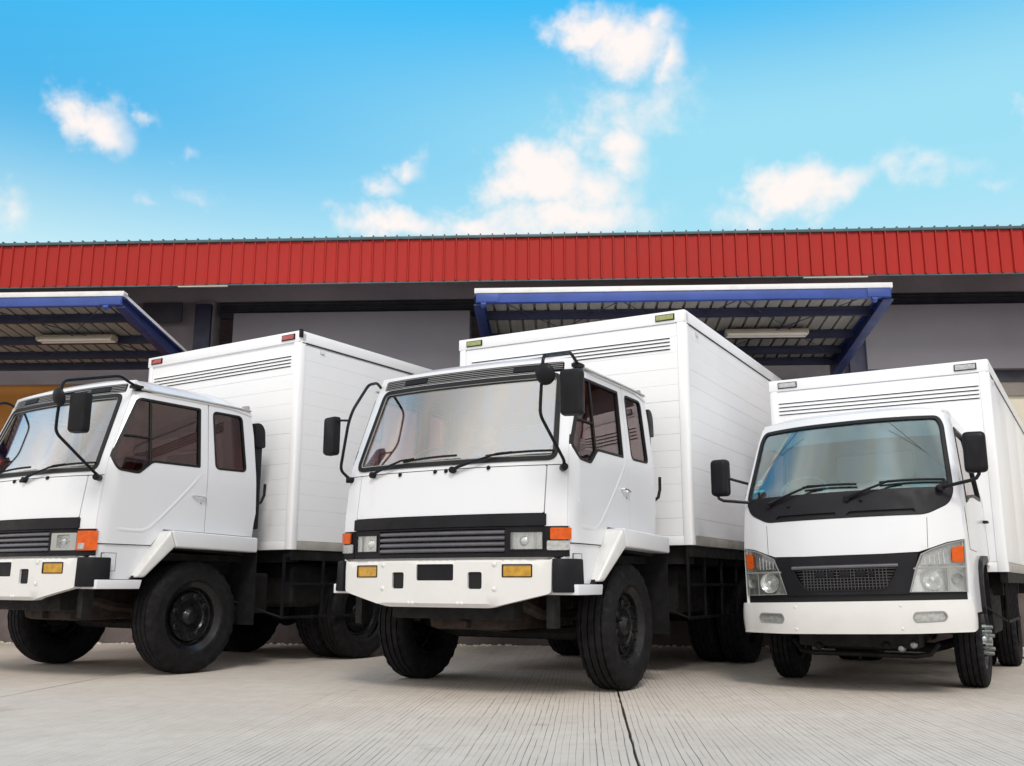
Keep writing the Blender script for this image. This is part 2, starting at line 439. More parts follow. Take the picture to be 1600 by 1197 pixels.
# ------------------------------------------------------------------ ground
gr = MB(); gr.add([(-400, -400, -.02), (400, -400, -.02), (400, 400, -.02), (-400, 400, -.02)], [(0, 1, 2, 3)])
ground = tag(gr.build('ground', 'joint_fill', smooth=False), kind='structure', label='pale grooved concrete yard in front of the loading dock')
ga = R(4.4)
edges_s = [-60, -30, -17.2, -12.9, -8.6, -4.25, .223, 4.6, 8.9, 13.2, 17.5, 30, 60]
edges_t = [-40, -12, 3.1, 14.5]
for i in range(len(edges_s)-1):
    for j in range(len(edges_t)-1):
        a, b, c, d = edges_s[i]+.008, edges_s[i+1]-.008, edges_t[j]+.008, edges_t[j+1]-.008
        m = MB()
        def edge(p, q, n, w):              # slightly chipped joint edges
            return [(p[0]+(q[0]-p[0])*k/n+random.uniform(-w, w)*(0 < k < n), p[1]+(q[1]-p[1])*k/n) for k in range(n)]
        near = abs(a) < 9 and abs(b) < 10
        n = 70 if near else 1; w = .003 if near else 0
        lp = edge((b, c), (b, d), n, w)+[(b, d)]+edge((a, d), (a, c), n, w)+[(a, c)]
        m.prism(lp, 'z', -.018, 0)
        o = m.build('slab', 'grooved_concrete', ground, smooth=False); o.rotation_euler = (0, 0, -ga)

# ------------------------------------------------------------------ warehouse
PHI = R(3.2)
wh = tag(empty('warehouse', (0, 0, 0), -PHI), 'dark warehouse with red ribbed metal fascia and raised loading dock behind the trucks', 'warehouse')
S0, S1 = -24., 20.
WT = 13.5
m = MB().box(S0, S1, WT-.1, 26, 0, .95); dock = m.build('loading_dock', 'dock_concrete', wh, bevel=.02)
m = MB().box(S0, S1, WT-.13, WT-.10, .80, .95); m.build('dock_edge_angle', 'navy_steel', dock)
random.seed(3)
m = MB()
for k in range(420):                       # grit swept against the foot of the dock
    x = random.uniform(-13, 9); q = random.uniform(.008, .03); y = WT-.1-random.random()**2*.25-.03
    m.box(x, x+q*1.6, y-q, y, 0, q*.7)
tag(m.build('grit_line', 'beige_wall', wh, smooth=False), kind='stuff')
# wall pieces between the bays
bays = [(-16.6, -12.2), (-11.9, -5.47), (-5.21, -1.20), (-.9, 4.02), (4.24, 9.4), (9.7, 14.2)]
MB().box(S0, S1, WT+.16, WT+.4, 4.93, 5.45).build('upper_wall', 'dark_wall', wh)
prev = S0
for a, b in bays+[(S1, S1)]:
    MB().box(prev, a, WT+.1, WT+.4, .95, 4.93).build('wall_pier', 'dark_wall', wh, bevel=.01); prev = b
for s in (-12.05, -5.34, -1.05, 4.13, 9.55):
    MB().box(s-.12, s+.12, WT+.02, WT+.1, .95, 4.86).build('steel_column', 'navy_steel', wh, bevel=.006)
MB().box(S0, S1, 12.66, WT+.16, 5.38, 5.41).build('soffit', 'dark_wall', wh)
def shutter(a, b, z0, z1, m, name='shutter_box'):
    o = MB().box(a, b, WT-.02, WT+.30, z0, z1).build(name, m, wh, bevel=.012)
    return o
for (a, b) in ((-4.86, -1.37), (4.24, 9.2), (9.8, 14.)):
    shutter(a, b, 3.76, 4.70, 'grey_panel')
    MB().box(a-.3, b+.1, WT+.20, WT+.32, 4.70, 4.93).build('louvre_recess', 'recess_dark', wh)
    for k in range(4):
        MB().prism([(WT+.13, 4.715+k*.052), (WT+.19, 4.74+k*.052), (WT+.19, 4.752+k*.052), (WT+.13, 4.727+k*.052)], 'x', a-.28, b+.08).build('louvre_blade', 'recess_dark', wh)
for (a, b) in ((-6.3, -5.70), (-11.5, -9.0)):
    MB().box(a, b, WT+.12, WT+.15, 4.62, 4.92).build('louvre_recess', 'recess_dark', wh)
# what stands in each bay below the boxes
def rolling_door(a, b, z0, z1, y, mt):
    d = MB().box(a, b, y+.03, y+.06, z0, z1).build('rolling_door', mt, wh)
    n = int((z1-z0)/.11)
    me = MB().prism([(y+.03, 0), (y+.006, .015), (y, .05), (y+.006, .085), (y+.03, .10)], 'x', 0, b-a).mesh('door_slat', mt)
    for k in range(n): link('door_slat', me, d, (a, 0, z0+k*.11))
rolling_door(-5.0, -1.3, .95, 3.76, WT+.12, 'dark_wall')
rolling_door(-.6, 3.9, .95, 3.7, WT+.2, 'dark_wall')
MB().box(4.24, 9.4, WT+.1, WT+.3, 3.60, 3.76).build('lintel', 'recess_dark', wh)
MB().box(4.24, 9.4, WT+.12, WT+.3, 3.40, 3.60).build('lintel', 'brown_wall', wh)
MB().box(4.24, 9.4, WT+.16, WT+.3, .95, 3.40).build('bay_wall', 'beige_wall', wh)
MB().box(-11.9, -5.47, WT+.3, WT+.5, 3.72, 4.93).build('lintel', 'dark_wall', wh)
MB().box(-11.9, -5.47, WT+.34, WT+.5, .95, 3.72).build('bay_wall', 'orange_wall', wh)
MB().box(-.9, 4.02, WT+.26, WT+.4, 3.7, 4.93).build('lintel', 'dark_wall', wh)
# red ribbed fascia: every pan is a sheet of its own
FT, FZ0, FZ1, FP = 12.6, 4.865, 5.465, .1655
pan = [(0, 0), (.006, -.028), (.020, -.028), (.026, -.004), (.085, 0), (.140, -.004), (FP-.004, -.002)]
fm = MB()
back = [(x, y+.004) for x, y in reversed(pan)]
fm.prism(pan+back, 'z', FZ0, FZ1)
fme = fm.mesh('fascia_panel', 'red_metal', sharp=50)
spk = MB().prism([(.004, -.02), (.022, -.02), (.022, .03), (.004, .03)], 'z', 0, .040).mesh('seam_end', 'teal_trim', smooth=False)
n0 = int(-10.2/FP); n1 = int(8.6/FP)
rnd = random.Random(5)
for k in range(n0, n1):
    o = link('fascia_panel', fme, wh, (k*FP, FT+rnd.uniform(-.004, .004), rnd.uniform(-.004, .004)), (0, 0, rnd.uniform(-.006, .006)))
    link('seam_end', spk, wh, (k*FP, FT, FZ1+.03))
far = MB()
for rng in (range(int(S0/FP), n0), range(n1, int(S1/FP))):
    for k in rng:
        q = len(far.v); far.prism(pan+back, 'z', FZ0, FZ1)
        far.v[q:] = [(x+k*FP, y+FT, z) for x, y, z in far.v[q:]]
tag(far.build('fascia_run', 'red_metal', wh), kind='stuff')
MB().box(S0, S1, FT-.035, FT+.12, FZ1+.004, FZ1+.045).build('ridge_cap', 'teal_trim', wh, bevel=.006)
MB().box(S0, S1, FT-.012, FT+.02, FZ0-.022, FZ0-.003).build('drip_flashing', 'teal_trim', wh)
MB().box(S0, S1, FT+.03, 12.66, FZ0, FZ1).build('fascia_backing', 'roof_metal', wh)
for a, b in ((-5.35, -4.65), (3.2, 4.05)):
    MB().box(a, b, FT-.02, FT+.02, FZ0-.034, FZ0-.024).build('gutter_strip', 'beige_wall', wh)
MB().prism([(FT+.1, FZ1), (27, FZ1+.25), (27, FZ1+.1), (FT+.1, FZ1-.1)], 'x', S0, S1).build('roof', 'roof_metal', wh)

# ------------------------------------------------------------------ loading canopies
def canopy(s0, s1, zf, label, lamp_s, lamp_label, slope=.115):
    t0, t1 = 10.95, WT+.02
    root = empty('loading_canopy', (0, 0, 0), -PHI); tag(root, label, 'canopy', 'blue loading canopies on the warehouse')
    zt = lambda t: zf-(t-t0)*slope
    MB().box(s0-.02, s1+.02, t0-.02, t0+.10, zf-.012, zf+.050).build('edge_flashing', 'white_flashing', root, bevel=.006)
    fb = MB(); fb.box(s0, s1, t0-.006, t0+.010, zf-.125, zf-.014); fb.box(s0, s1, t0+.012, t0+.07, zf-.125, zf-.112); fb.box(s0, s1, t0+.012, t0+.07, zf-.03, zf-.016)
    bo = fb.build('front_beam', 'blue_paint', root, bevel=.003)
    for s in (s0+.14, s1-.14):
        bk = MB(); bk.box(s-.13, s+.13, t0-.016, t0-.007, zf-.118, zf-.02); bk.cyl((s-.05, t0-.02, zf-.13), (s-.05, t0+.02, zf-.16), .035, 10)
        bk.build('corner_bracket', 'blue_paint', bo, bevel=.003)
    # side beams, deeper at the wall
    for s in (s0+.03, s1-.03, ):
        pr = [(t0+.02, zf-.03), (t1, zt(t1)-.03), (t1, zt(t1)-.26), (t0+.02, zf-.135)]
        sb = MB().prism(pr, 'x', s-.012, s+.012)
        lower = [(t0+.02, zf-.135), (t1, zt(t1)-.26), (t1, zt(t1)-.285), (t0+.02, zf-.155)]
        sb.prism(lower, 'x', s-.06, s+.06)
        sb.prism([(t0+.02, zf-.022), (t1, zt(t1)-.022), (t1, zt(t1)-.046), (t0+.02, zf-.046)], 'x', s-.06, s+.06)
        sb.build('side_beam', 'blue_in_shade', root, bevel=.003)
        MB().prism([(t0, zf+.03), (t1, zt(t1)+.03), (t1, zt(t1)-.01), (t0, zf-.01)], 'x', s-(.05 if s < (s0+s1)/2 else -.03), s+(-.03 if s < (s0+s1)/2 else .05)).build('verge_flashing', 'white_flashing', root)
        dg = [(s+(.35 if s < (s0+s1)/2 else -.35), t0+.1, zf-.05), (s+(.2 if s < (s0+s1)/2 else -.2), t0+.9, zt(t0+.9)-.1), (s, t1, zt(t1)-.25)]
    for t in (11.52, 12.28, 12.86, 13.32):
        pu = MB(); pu.box(s0+.05, s1-.05, t-.006, t+.006, zt(t)-.105, zt(t)-.016); pu.box(s0+.05, s1-.05, t, t+.055, zt(t)-.105, zt(t)-.095); pu.box(s0+.05, s1-.05, t-.05, t, zt(t)-.03, zt(t)-.018)
        pu.build('purlin', 'navy_steel', root)
    # roof sheets: trapezoid ribbed strips running from edge to wall
    w = .165; L = t1-t0-.04
    pr = [(0, .0), (.005, .045), (.029, .045), (.034, 0), (w, 0), (w, .002), (.036, .002), (.031, .047), (.003, .047), (0, .002)]
    me = MB().prism(pr, 'y', 0, L).mesh('roof_sheet', 'galvanised', smooth=False)
    n = int((s1-s0)/w)
    for k in range(n): link('roof_sheet', me, root, (s0+k*w, t0+.03, zf-.016+random.uniform(-.002, .002)), (-math.atan(slope), 0, 0))
    n2 = 3
    for k in range(n2):
        a = s0+.3+(s1-s0-.6)*k/n2; b = s0+.3+(s1-s0-.6)*(k+1)/n2
        MB().cyl((a, t0+.12, zt(t0+.12)-.07), (b, 12.8, zt(12.8)-.09), .006, 6).build('tie_rod', 'navy_steel', root)
        MB().cyl((b, t0+.12, zt(t0+.12)-.075), (a, 12.8, zt(12.8)-.095), .006, 6).build('tie_rod', 'navy_steel', root)
    lt = 12.12; lz = zt(lt)-.10
    lp = empty('fluorescent_lamp', (math.cos(PHI)*lamp_s+math.sin(PHI)*lt, -math.sin(PHI)*lamp_s+math.cos(PHI)*lt, lz), -PHI)
    tag(lp, lamp_label, 'lamp', 'tube lamps under the canopies')
    MB().prism([(-.10, .0), (.10, 0), (.06, .045), (-.06, .045)], 'x', -.52, .52).build('housing', 'lamp_housing', lp, bevel=.004)
    for y in (-.058, .058): MB().cyl((-.5, y, -.022), (.5, y, -.022), .021, 10).build('tube', 'lamp_tube', lp)
    for x in (-.5, .5): MB().box(x-.012, x+.012, -.09, .09, -.03, .0).build('lamp_holder', 'lamp_housing', lp)
    for x in (-.35, .35): MB().cyl((x, 0, .04), (x, 0, .125), .008, 6).build('hanger', 'navy_steel', lp)
canopy(-10.6, -5.33, 4.215, 'blue-framed loading canopy behind the left truck, running out of the picture', -6.47, 'unlit double tube lamp under the canopy at the left')
canopy(-1.04, 3.77, 4.185, 'blue-framed loading canopy behind the middle truck with white edge flashing', 2.575, 'unlit double tube lamp under the canopy behind the middle truck')

# ------------------------------------------------------------------ wheels
def tyre_mesh(Rt, rim, w, name):
    """tyre across x, centred on its own hub; the outer face looks to +x"""
    h = w/2; prof = []
    prof += [(rim, -h*.78), (rim+.012, -h*.86), ((rim+Rt)/2, -h*1.04), (Rt*.93, -h*.98), (Rt*.968, -h*.90), (Rt*.985, -h*.80)]
    ng = 4; gw = w*.022
    for i in range(ng):
        c = -h*.62+(i)*(h*1.24/(ng-1))
        prof += [(Rt-.001*abs(i-1.5), c-gw*1.2), (Rt-.013, c-gw), (Rt-.013, c+gw), (Rt-.001*abs(i-1.5), c+gw*1.2)]
    prof += [(Rt*.985, h*.80), (Rt*.968, h*.90), (Rt*.93, h*.98), ((rim+Rt)/2+.02, h*1.05), ((rim+Rt)/2+.014, h*1.062), ((rim+Rt)/2, h*1.05), (rim+.045, h*.97), (rim+.03, h*.985), (rim+.012, h*.90), (rim, h*.80)]
    def fn(r, x, j, k):
        if Rt*.96 < r <= Rt*.9865 and (k//2) % 2: r -= .012       # shoulder lugs
        if abs(r-Rt*.93) < 1e-6 and (k//2) % 2: r -= .004; x *= .985
        return r, x
    return MB().lathe(prof, 'x', n=112, closed=False, fn=fn).mesh(name, 'rubber', sharp=28)
def rim_mesh(rim, w, nuts, name, hub, prot):
    h = w/2; m = MB()
    m.lathe([(rim+.004, -h*.8), (rim-.03, -h*.7), (rim-.05, -h*.3), (rim-.05, h*.2), (rim-.035, h*.62), (rim-.012, h*.74), (rim+.012, h*.90), (rim+.018, h*.86), (rim+.004, h*.76)], 'x', n=64)
    d = h*.15
    m.lathe([(rim-.045, h*.35), (rim-.055, d+.03), (rim-.085, d+.012), (rim*.72, d+.05), (rim*.52, d+.055), (rim*.48, d+.04), (hub, d+.04), (hub*.96, d+prot*.6), (hub*.8, d+prot*.75), (hub*.55, d+prot), (hub*.2, d+prot*1.02), (.001, d+prot*1.02)], 'x', n=64)
    for k in range(nuts):
        a = 2*math.pi*k/nuts
        c = (d+.045, rim*.57*math.cos(a), rim*.57*math.sin(a))
        m.tube([c, (c[0]+.030, c[1], c[2]), (c[0]+.031, c[1], c[2]), (c[0]+.05, c[1], c[2])], .02, 6, rr=[.021, .019, .011, .010])
    for k in range(8):
        a = 2*math.pi*(k+.5)/8; c = (d+.046, rim*.56*math.cos(a), rim*.56*math.sin(a))
    return m.mesh(name, 'rim_black', sharp=38)
TYA = tyre_mesh(.49, .292, .27, 'tyre'); RIA = rim_mesh(.292, .27, 10, 'rim', .085, .085)
TYB = tyre_mesh(.372, .215, .205, 'tyre'); RIB = rim_mesh(.215, .205, 6, 'rim', .065, .10)
holeA = MB().lathe([(.001, .003), (.022, .003), (.026, .0), (.03, -.004)], 'x', n=16).mesh('hand_hole', 'rubber_seal')
def nut_mesh():
    m = MB(); m.tube([(0, 0, 0), (.028, 0, 0), (.030, 0, 0), (.075, 0, 0), (.08, 0, 0)], .02, 8, rr=[.024, .022, .016, .015, .008]); return m.mesh('wheel_nut', 'hub_steel')
NUT = nut_mesh()
def wheel(parent, x, y, kind='A', name='front_wheel', steer=0, dual=False):
    ty, ri, rad, w = (TYA, RIA, .49, .27) if kind == 'A' else (TYB, RIB, .372, .205)
    sg = 1 if x > 0 else -1
    wo = empty(name, (x, y, rad), 0); wo.parent = parent; wo.rotation_euler = (0, 0, (0 if sg > 0 else math.pi)+steer)
    rot = random.uniform(0, 6)
    link('tyre', ty, wo, rot=(rot, 0, 0)); link('rim', ri, wo, rot=(rot, 0, 0), scale=(1, 1, 1) if not dual else (.55, 1, 1))
    if dual: link('tyre', ty, wo, (-w*1.16, 0, 0), rot=(rot+.4, 0, 0))
    if not dual:
        n = 8 if kind == 'A' else 0
        for k in range(n):
            a = 2*math.pi*(k+.5)/n+rot
            link('hand_hole', holeA, wo, (.083, .175*math.cos(a), .175*math.sin(a)))
        if kind == 'B':
            for k in range(6):
                a = 2*math.pi*k/6+.3
                link('wheel_nut', NUT, wo, (.08, .105*math.cos(a), .105*math.sin(a)))
            MB_h = MB().lathe([(.07, .03), (.07, .10), (.06, .115), (.035, .12), (.033, .15), (.001, .155)], 'x', n=24).mesh('hub_cap', 'hub_steel')
            link('hub_cap', MB_h, wo)
    return wo

# ------------------------------------------------------------------ cargo box
PLANK = {}
def cargo_box(root, w, y0, y1, z0, z1, seams, vents, marker, planks=True, side=True):
    """frame of posts and rails, plank skins on front and sides, roof; the box itself is the part"""
    core = MB().box(-w+.02, w-.02, y0+.02, y1-.02, z0+.03, z1-.02)
    box = core.build('cargo_box', 'white_box', root)
    pw = .085; ht = .115; hb = .085
    for sx in (-1, 1):
        for yy, s2 in ((y0, 1), (y1, -1)):
            # corner post: a rounded angle
            pl = [(0, pw), (0, .03), (.01, .01), (.03, 0), (pw, 0), (pw, .02), (.02, pw)]
            pts = [(sx*(w-p[0]), yy+s2*p[1]) for p in pl]
            MB().prism(pts, 'z', z0, z1-.02).build('corner_post', 'white_box', box, bevel=.004)
        MB().box(sx*w-.03 if sx > 0 else -w, w if sx > 0 else -w+.03, y0+.02, y1-.02, z1-ht, z1).build('top_rail', 'white_box', box, bevel=.008)
        MB().box(w-.025 if sx > 0 else -w+.004, w-.004 if sx > 0 else -w+.025, y0+pw, y1-pw, z0, z0+hb).build('bottom_rail', 'dull_aluminium', box, bevel=.004)
        MB().box(w-.006 if sx > 0 else -w-.001, w+.001 if sx > 0 else -w+.006, y0+.03, y1-.03, z1-ht-.014, z1-ht-.004).build('drip_bead', 'dark_cowl', box)
    MB().box(-w+.004, w-.004, y0-.004, y0+.03, z1-ht, z1).build('front_top_rail', 'white_box', box, bevel=.008)
    MB().box(-w+.004, w-.004, y1-.03, y1+.004, z1-ht, z1).build('rear_top_rail', 'white_box', box, bevel=.008)
    MB().box(-w+pw, w-pw, y0+.004, y0+.02, z0, z0+hb).build('front_bottom_rail', 'white_box', box, bevel=.003)
    MB().box(-w+.02, w-.02, y0+.02, y1-.02, z1-.022, z1-.004).build('box_roof', 'white_box', box)
    pitch = seams
    n = int((z1-ht-z0-hb-.01)/pitch)
    wf = 2*(w-pw)-.006
    mf = MB().box(0, wf, 0, .012, .0005, pitch-.0005).mesh('front_plank', 'white_box', bevel=.0018, seg=1)
    ms = MB().box(0, .012, 0, (y1-y0)-2*pw-.006, .0003, pitch-.0003).mesh('side_plank', 'white_box', bevel=.0012, seg=1)
    if planks:
        for k in range(n+1):
            zz = z0+hb+.002+k*pitch
            hk = min(pitch, z1-ht-.004-zz)
            if hk < .03: continue
            link('front_plank', mf, box, (-w+pw+.003, y0+.009+random.uniform(-.0007, .0007), zz), scale=(1, 1, hk/pitch))
            for sx in (-1, 1):
                link('side_plank', ms, box, (w-.018+random.uniform(-.0007, .0007) if sx > 0 else -w+.006, y0+pw+.003, zz), scale=(1, 1, hk/pitch))
    else:
        MB().box(-w+pw, w-pw, y0+.008, y0+.02, z0+hb+.004, z1-ht-.004).build('front_sheet', 'white_box', box, bevel=.003)
        ks = 3
        for sx in (-1, 1):
            for k in range(ks):
                a = y0+pw+((y1-y0)-2*pw)*k/ks; b = y0+pw+((y1-y0)-2*pw)*(k+1)/ks
                MB().box(w-.018 if sx > 0 else -w+.006, w-.006 if sx > 0 else -w+.018, a+.002, b-.002, z0+hb+.004, z1-ht-.004).build('side_sheet', 'white_box', box, bevel=.003)
    vx, vz = vents
    for k, z in enumerate(vz):                                   # pressed louvres: a hood over a dark slot
        MB().box(-vx, vx, y0+.002, y0+.010, z-.009, z-.002).build('vent_slot', 'rubber_seal', box)
        MB().prism([(y0+.010, z-.001), (y0-.004, z-.0012), (y0-.004, z+.001), (y0+.010, z+.012)], 'x', -vx-.004, vx+.004).build('vent_hood', 'white_box', box)
    mx, mm = marker
    for sx in (-1, 1):
        a = sx*mx
        k = MB().box(a-.095, a+.095, y0-.014, y0-.005, z1-.090, z1-.028).build('marker_lamp', 'black_plastic', box, bevel=.003)
        MB().box(a-.086, a+.086, y0-.022, y0-.0145, z1-.083, z1-.036).build('lens', mm, k, bevel=.004)
    MB().box(w+.0005, w+.006, y0+.30, y0+.36, z1-ht-.075, z1-ht-.03).build('inspection_cap', 'white_flashing', box)
    if mm == 'marker_red':
        MB().prism([(w-.012, y0-.012), (w+.012, y0-.012), (w+.012, y0+.03), (w-.012, y0+.03)], 'z', z1-.075, z1+.012).build('corner_clip', 'black_plastic', box, bevel=.003)
    return box

def side_guard(root, x, ys, zs):
    g = MB()
    for z in zs: g.box(x-.012, x+.012, ys[0]-.013, ys[-1]+.013, z-.012, z+.012)
    for y in ys: g.box(x-.010, x+.010, y-.012, y+.012, zs[0], zs[-1])
    g.cyl((x, ys[0], zs[0]), (x-.35, ys[0]-.55, zs[0]+.22), .010, 6)
    return g.build('side_guard', 'black_plastic', root)

# ------------------------------------------------------------------ heavy cab
BASE = smooth_pts([(.9, -1.172), (1.31, -1.172), (1.70, -1.107), (2.416, -.82), (2.58, -.755)])
YE = smooth_pts([(.6, -1.02), (1.31, -1.02), (1.75, -.968), (2.44, -.72), (2.58, -.675)])
XE = smooth_pts([(.6, 1.012), (1.31, 1.012), (1.75, .998), (2.44, .925), (2.58, .905)])
XS = smooth_pts([(.6, 1.04), (1.75, 1.045), (2.44, .99), (2.58, .965)])
def fyA(x, z):
    b = interp(z, BASE); k = min(1., abs(x)/interp(z, XE)); return b+(interp(z, YE)-b)*k**2.5
def sxA(y, z):
    s = interp(z, XS); e = max(0., 1-(y-interp(z, YE))/.09); return s-(s-interp(z, XE))*e*e
def frA(off=0): return lambda x, z: (x, fyA(x, z)-off, z)
def sdA(sg, off=0): return lambda y, z: (sg*(sxA(y, z)+off), y, z)

def heavy_truck(name, label, loc, yaw, scale, box, marker, bezel, guard, group):
    root = empty(name, (loc[0], loc[1], 0), -yaw, scale); tag(root, label, 'truck', group)
    W = 'white_paint'
    th = (0, .025, 0)
    # --- cab shell: pillars round the windscreen
    zb, zt = 1.675, 2.545
    edge = lambda z: interp(z, XE)
    zz = [zb+(zt-zb)*i/12 for i in range(13)]
    outl = [(-edge(z), z) for z in reversed(zz)]+[(edge(z), z) for z in zz]
    ws = rounded([(-.925, 1.712), (.925, 1.712), (.842, 2.418), (-.842, 2.418)], [.08, .08, .07, .07], 6)
    vis = rounded([(-.86, 2.43), (.86, 2.43), (.852, 2.516), (-.852, 2.516)], .02, 3)
    sh = surf(outl, [ws, vis], frA(), th, .06)
    shell = sh.build('cab_shell', W, root, sharp=40)
    # visor louvres above the glass
    vp = surf(shrink(vis, .001), [], frA(-.02), (0, .01, 0), .06).build('visor', 'black_plastic', root)
    for k in range(5):
        z = 2.435+k*.0165
        xw = .852-.002*k
        p = [(-xw+2*xw*i/24, fyA(-xw+2*xw*i/24, z)-.004, z) for i in range(25)]
        q = MB()
        vs = []; fs = []
        for (x, y, z_) in p: vs += [(x, y, z_), (x, y+.02, z_+.006), (x, y, z_+.0065)]
        for i in range(24):
            a = i*3; fs += [(a, a+3, a+5, a+2), (a, a+1, a+4, a+3), (a+1, a+2, a+5, a+4)]
        q.add(vs, fs).build('louvre', 'louvre_edge', vp)
    for cx in (-.50, .56):
        surf(rounded([(cx-.12, 2.45), (cx+.12, 2.45), (cx+.12, 2.492), (cx-.12, 2.492)], .008, 2), [], frA(.014), (0, .02, 0), .05).build('vent_block', 'black_plastic', vp)
    # --- windscreen
    wsg = surf(shrink(ws, .012), [], frA(-.012), (0, .005, 0), .06).build('windshield', 'windshield_glass', root)
    surf(shrink(ws, -.006), [shrink(ws, .030)], frA(.010), (0, .024, 0), .06).build('seal', 'rubber_seal', wsg)
    surf(shrink(ws, .028), [shrink(ws, .038)], frA(.004), (0, .01, 0), .06).build('trim', 'grey_bezel', wsg)
    st = rounded([(-.90, 1.76), (-.80, 1.76), (-.80, 1.90), (-.90, 1.90)], .02, 3)
    stk = surf(st, [shrink(st, .014)], frA(-.030), (0, .001, 0), .04); stk.build('sticker', 'sticker_blue', wsg)
    # --- front panels
    hood = rounded([(-.848, 1.318), (.848, 1.318), (.848, 1.668), (-.848, 1.668)], .012, 2)
    surf(hood, [], frA(.004), th, .07).build('front_panel', W, root, sharp=40)
    for sg in (-1, 1):
        cp = [(.856, 1.222), (edge(1.22)-.001, 1.222), (edge(1.4)-.001, 1.4), (edge(1.55)-.001, 1.55), (edge(1.668)-.001, 1.668), (.856, 1.668)]
        cp = [(sg*x, z) for x, z in cp]
        if sg < 0: cp = cp[::-1]
        surf(cp, [], frA(.002), th, .05).build('corner_panel', W, root, sharp=40)
    # dark backing behind the seams
    bk = [(-1.0, 1.0), (1.0, 1.0), (1.0, 1.6), (.99, 1.70), (-.99, 1.70), (-1.0, 1.6)]
    surf(bk, [], frA(-.032), (0, .02, 0), .1).build('front_bulkhead', 'rubber_seal', root)
    # --- sides
    for sg in (-1, 1):
        yef = lambda z: interp(z, YE)+.006
        zs = [1.105, 1.3, 1.5, 1.65, 1.75, 1.9, 2.05, 2.2, 2.35, 2.435]
        dl = [(yef(z), z) for z in zs]+[(.055, 2.435), (.062, 1.9), (.062, 1.235), (-.38, 1.245), (-.50, 1.105)]
        wn = rounded([(-.70, 2.375), (-.030, 2.375), (-.026, 1.825), (-.535, 1.822), (-.675, 1.708), (-.895, 1.722), (-.935, 1.83), (-.86, 2.00)], [.04, .015, .015, .03, .03, .05, .04, .1], 5)
        d = surf(dl, [wn], sdA(sg, .003), lambda p: (-sg*.03, 0, 0), .07).build('door', W, root, sharp=40)
        surf(shrink(wn, .008), [], sdA(sg, -.012), lambda p: (-sg*.005, 0, 0), .08).build('door_window', 'door_glass', d)
        surf(shrink(wn, -.004), [shrink(wn, .016)], sdA(sg, .006), lambda p: (-sg*.03, 0, 0), .06).build('window_seal', 'rubber_seal', d)
        surf(shrink(dl, .02), [shrink(wn, -.012)], sdA(sg, -.031), lambda p: (-sg*.01, 0, 0), .12).build('door_lining', 'cab_lining', d)
        dv = MB()
        for (ya, za, yb, zb_) in ((-.572, 2.37, -.558, 1.815), (-.84, 2.03, -.566, 2.03)):
            dv.tube([(sg*(sxA(ya+(yb-ya)*i/6, za+(zb_-za)*i/6)-.006), ya+(yb-ya)*i/6, za+(zb_-za)*i/6) for i in range(7)], .011, 6)
        dv.build('window_bar', 'rubber_seal', d)
        # pressed crease across the door
        path = [(.02, 1.79), (-.10, 1.655), (-.30, 1.455), (-.45, 1.315), (-.535, 1.245), (-.60, 1.222), (-.70, 1.220), (-.80, 1.224), (-.88, 1.232)]
        path = [p for a, b in zip(path, path[1:]) for p in [(a[0]+(b[0]-a[0])*k/3, a[1]+(b[1]-a[1])*k/3) for k in range(3)]]+[path[-1]]
        vs = []; fs = []
        for i, (y, z) in enumerate(path):
            a, b = path[max(0, i-1)], path[min(len(path)-1, i+1)]; t = Vector((b[0]-a[0], b[1]-a[1])).normalized(); nx, nz = -t.y, t.x
            fade = min(1, i/3, (len(path)-1-i)/3)
            for k in range(5):
                q = (k-2)/2*.018; yy, zz_ = y+nx*q, z+nz*q
                vs.append((sg*(sxA(yy, zz_)+.0025+.0045*fade*math.cos((k-2)/2*1.5)), yy, zz_))
        for i in range(len(path)-1):
            for k in range(4): fs.append((i*5+k, i*5+k+1, i*5+k+6, i*5+k+5))
        MB().add(vs, fs).build('crease', W, d, sharp=80)
        hd = MB(); X = sxA(-.02, 1.57)
        hd.tube([(sg*(X+.004), -.09, 1.562), (sg*(X+.028), -.085, 1.565), (sg*(X+.032), -.02, 1.562), (sg*(X+.028), .035, 1.553), (sg*(X+.004), .04, 1.551)], .010, 8)
        hd.ball((sg*(X+.004), .038, 1.55), .018); hd.cyl((sg*X, .0, 1.50), (sg*(X+.008), .0, 1.50), .011, 10)
        hd.build('handle', 'chrome', d)
        # rear quarter
        ql = [(.070, 2.435), (.585, 2.435), (.625, 2.2), (.655, 1.8), (.672, 1.45), (.655, 1.36), (.640, 1.22), (.070, 1.235)]
        qw = rounded([(.115, 2.375), (.475, 2.375), (.530, 1.835), (.155, 1.828)], .055, 5)
        q = surf(ql, [qw], sdA(sg, .002), lambda p: (-sg*.03, 0, 0), .07).build('rear_quarter', W, root, sharp=40)
        surf(shrink(qw, .006), [], sdA(sg, -.010), lambda p: (-sg*.005, 0, 0), .08).build('quarter_window', 'door_glass', q)
        surf(shrink(qw, -.004), [shrink(qw, .014)], sdA(sg, .005), lambda p: (-sg*.03, 0, 0), .06).build('window_seal', 'rubber_seal', q)
        surf(shrink(ql, .01), [shrink(qw, -.012)], sdA(sg, -.032), lambda p: (-sg*.01, 0, 0), .12).build('quarter_lining', 'cab_lining', q)
        # gutter above the door
        gt = MB(); pts = [(sg*(interp(2.452, XS)+.012), y, 2.452-.02*max(0, y)**2) for y in (-.68, -.4, 0, .3, .58)]
        gt.tube(pts, .011, 6); gt.build('gutter', 'dull_aluminium', root)
        # sill and step below the door
        sp = rounded([(-1.03, 1.098), (-.49, 1.098), (-.60, .90), (-.64, .815), (-1.03, .815)], .01, 2)
        surf(sp, [], lambda y, z: (sg*(sxA(y, z)-.012), y, z), lambda p: (-sg*.03, 0, 0), .08).build('step_panel', W, root)
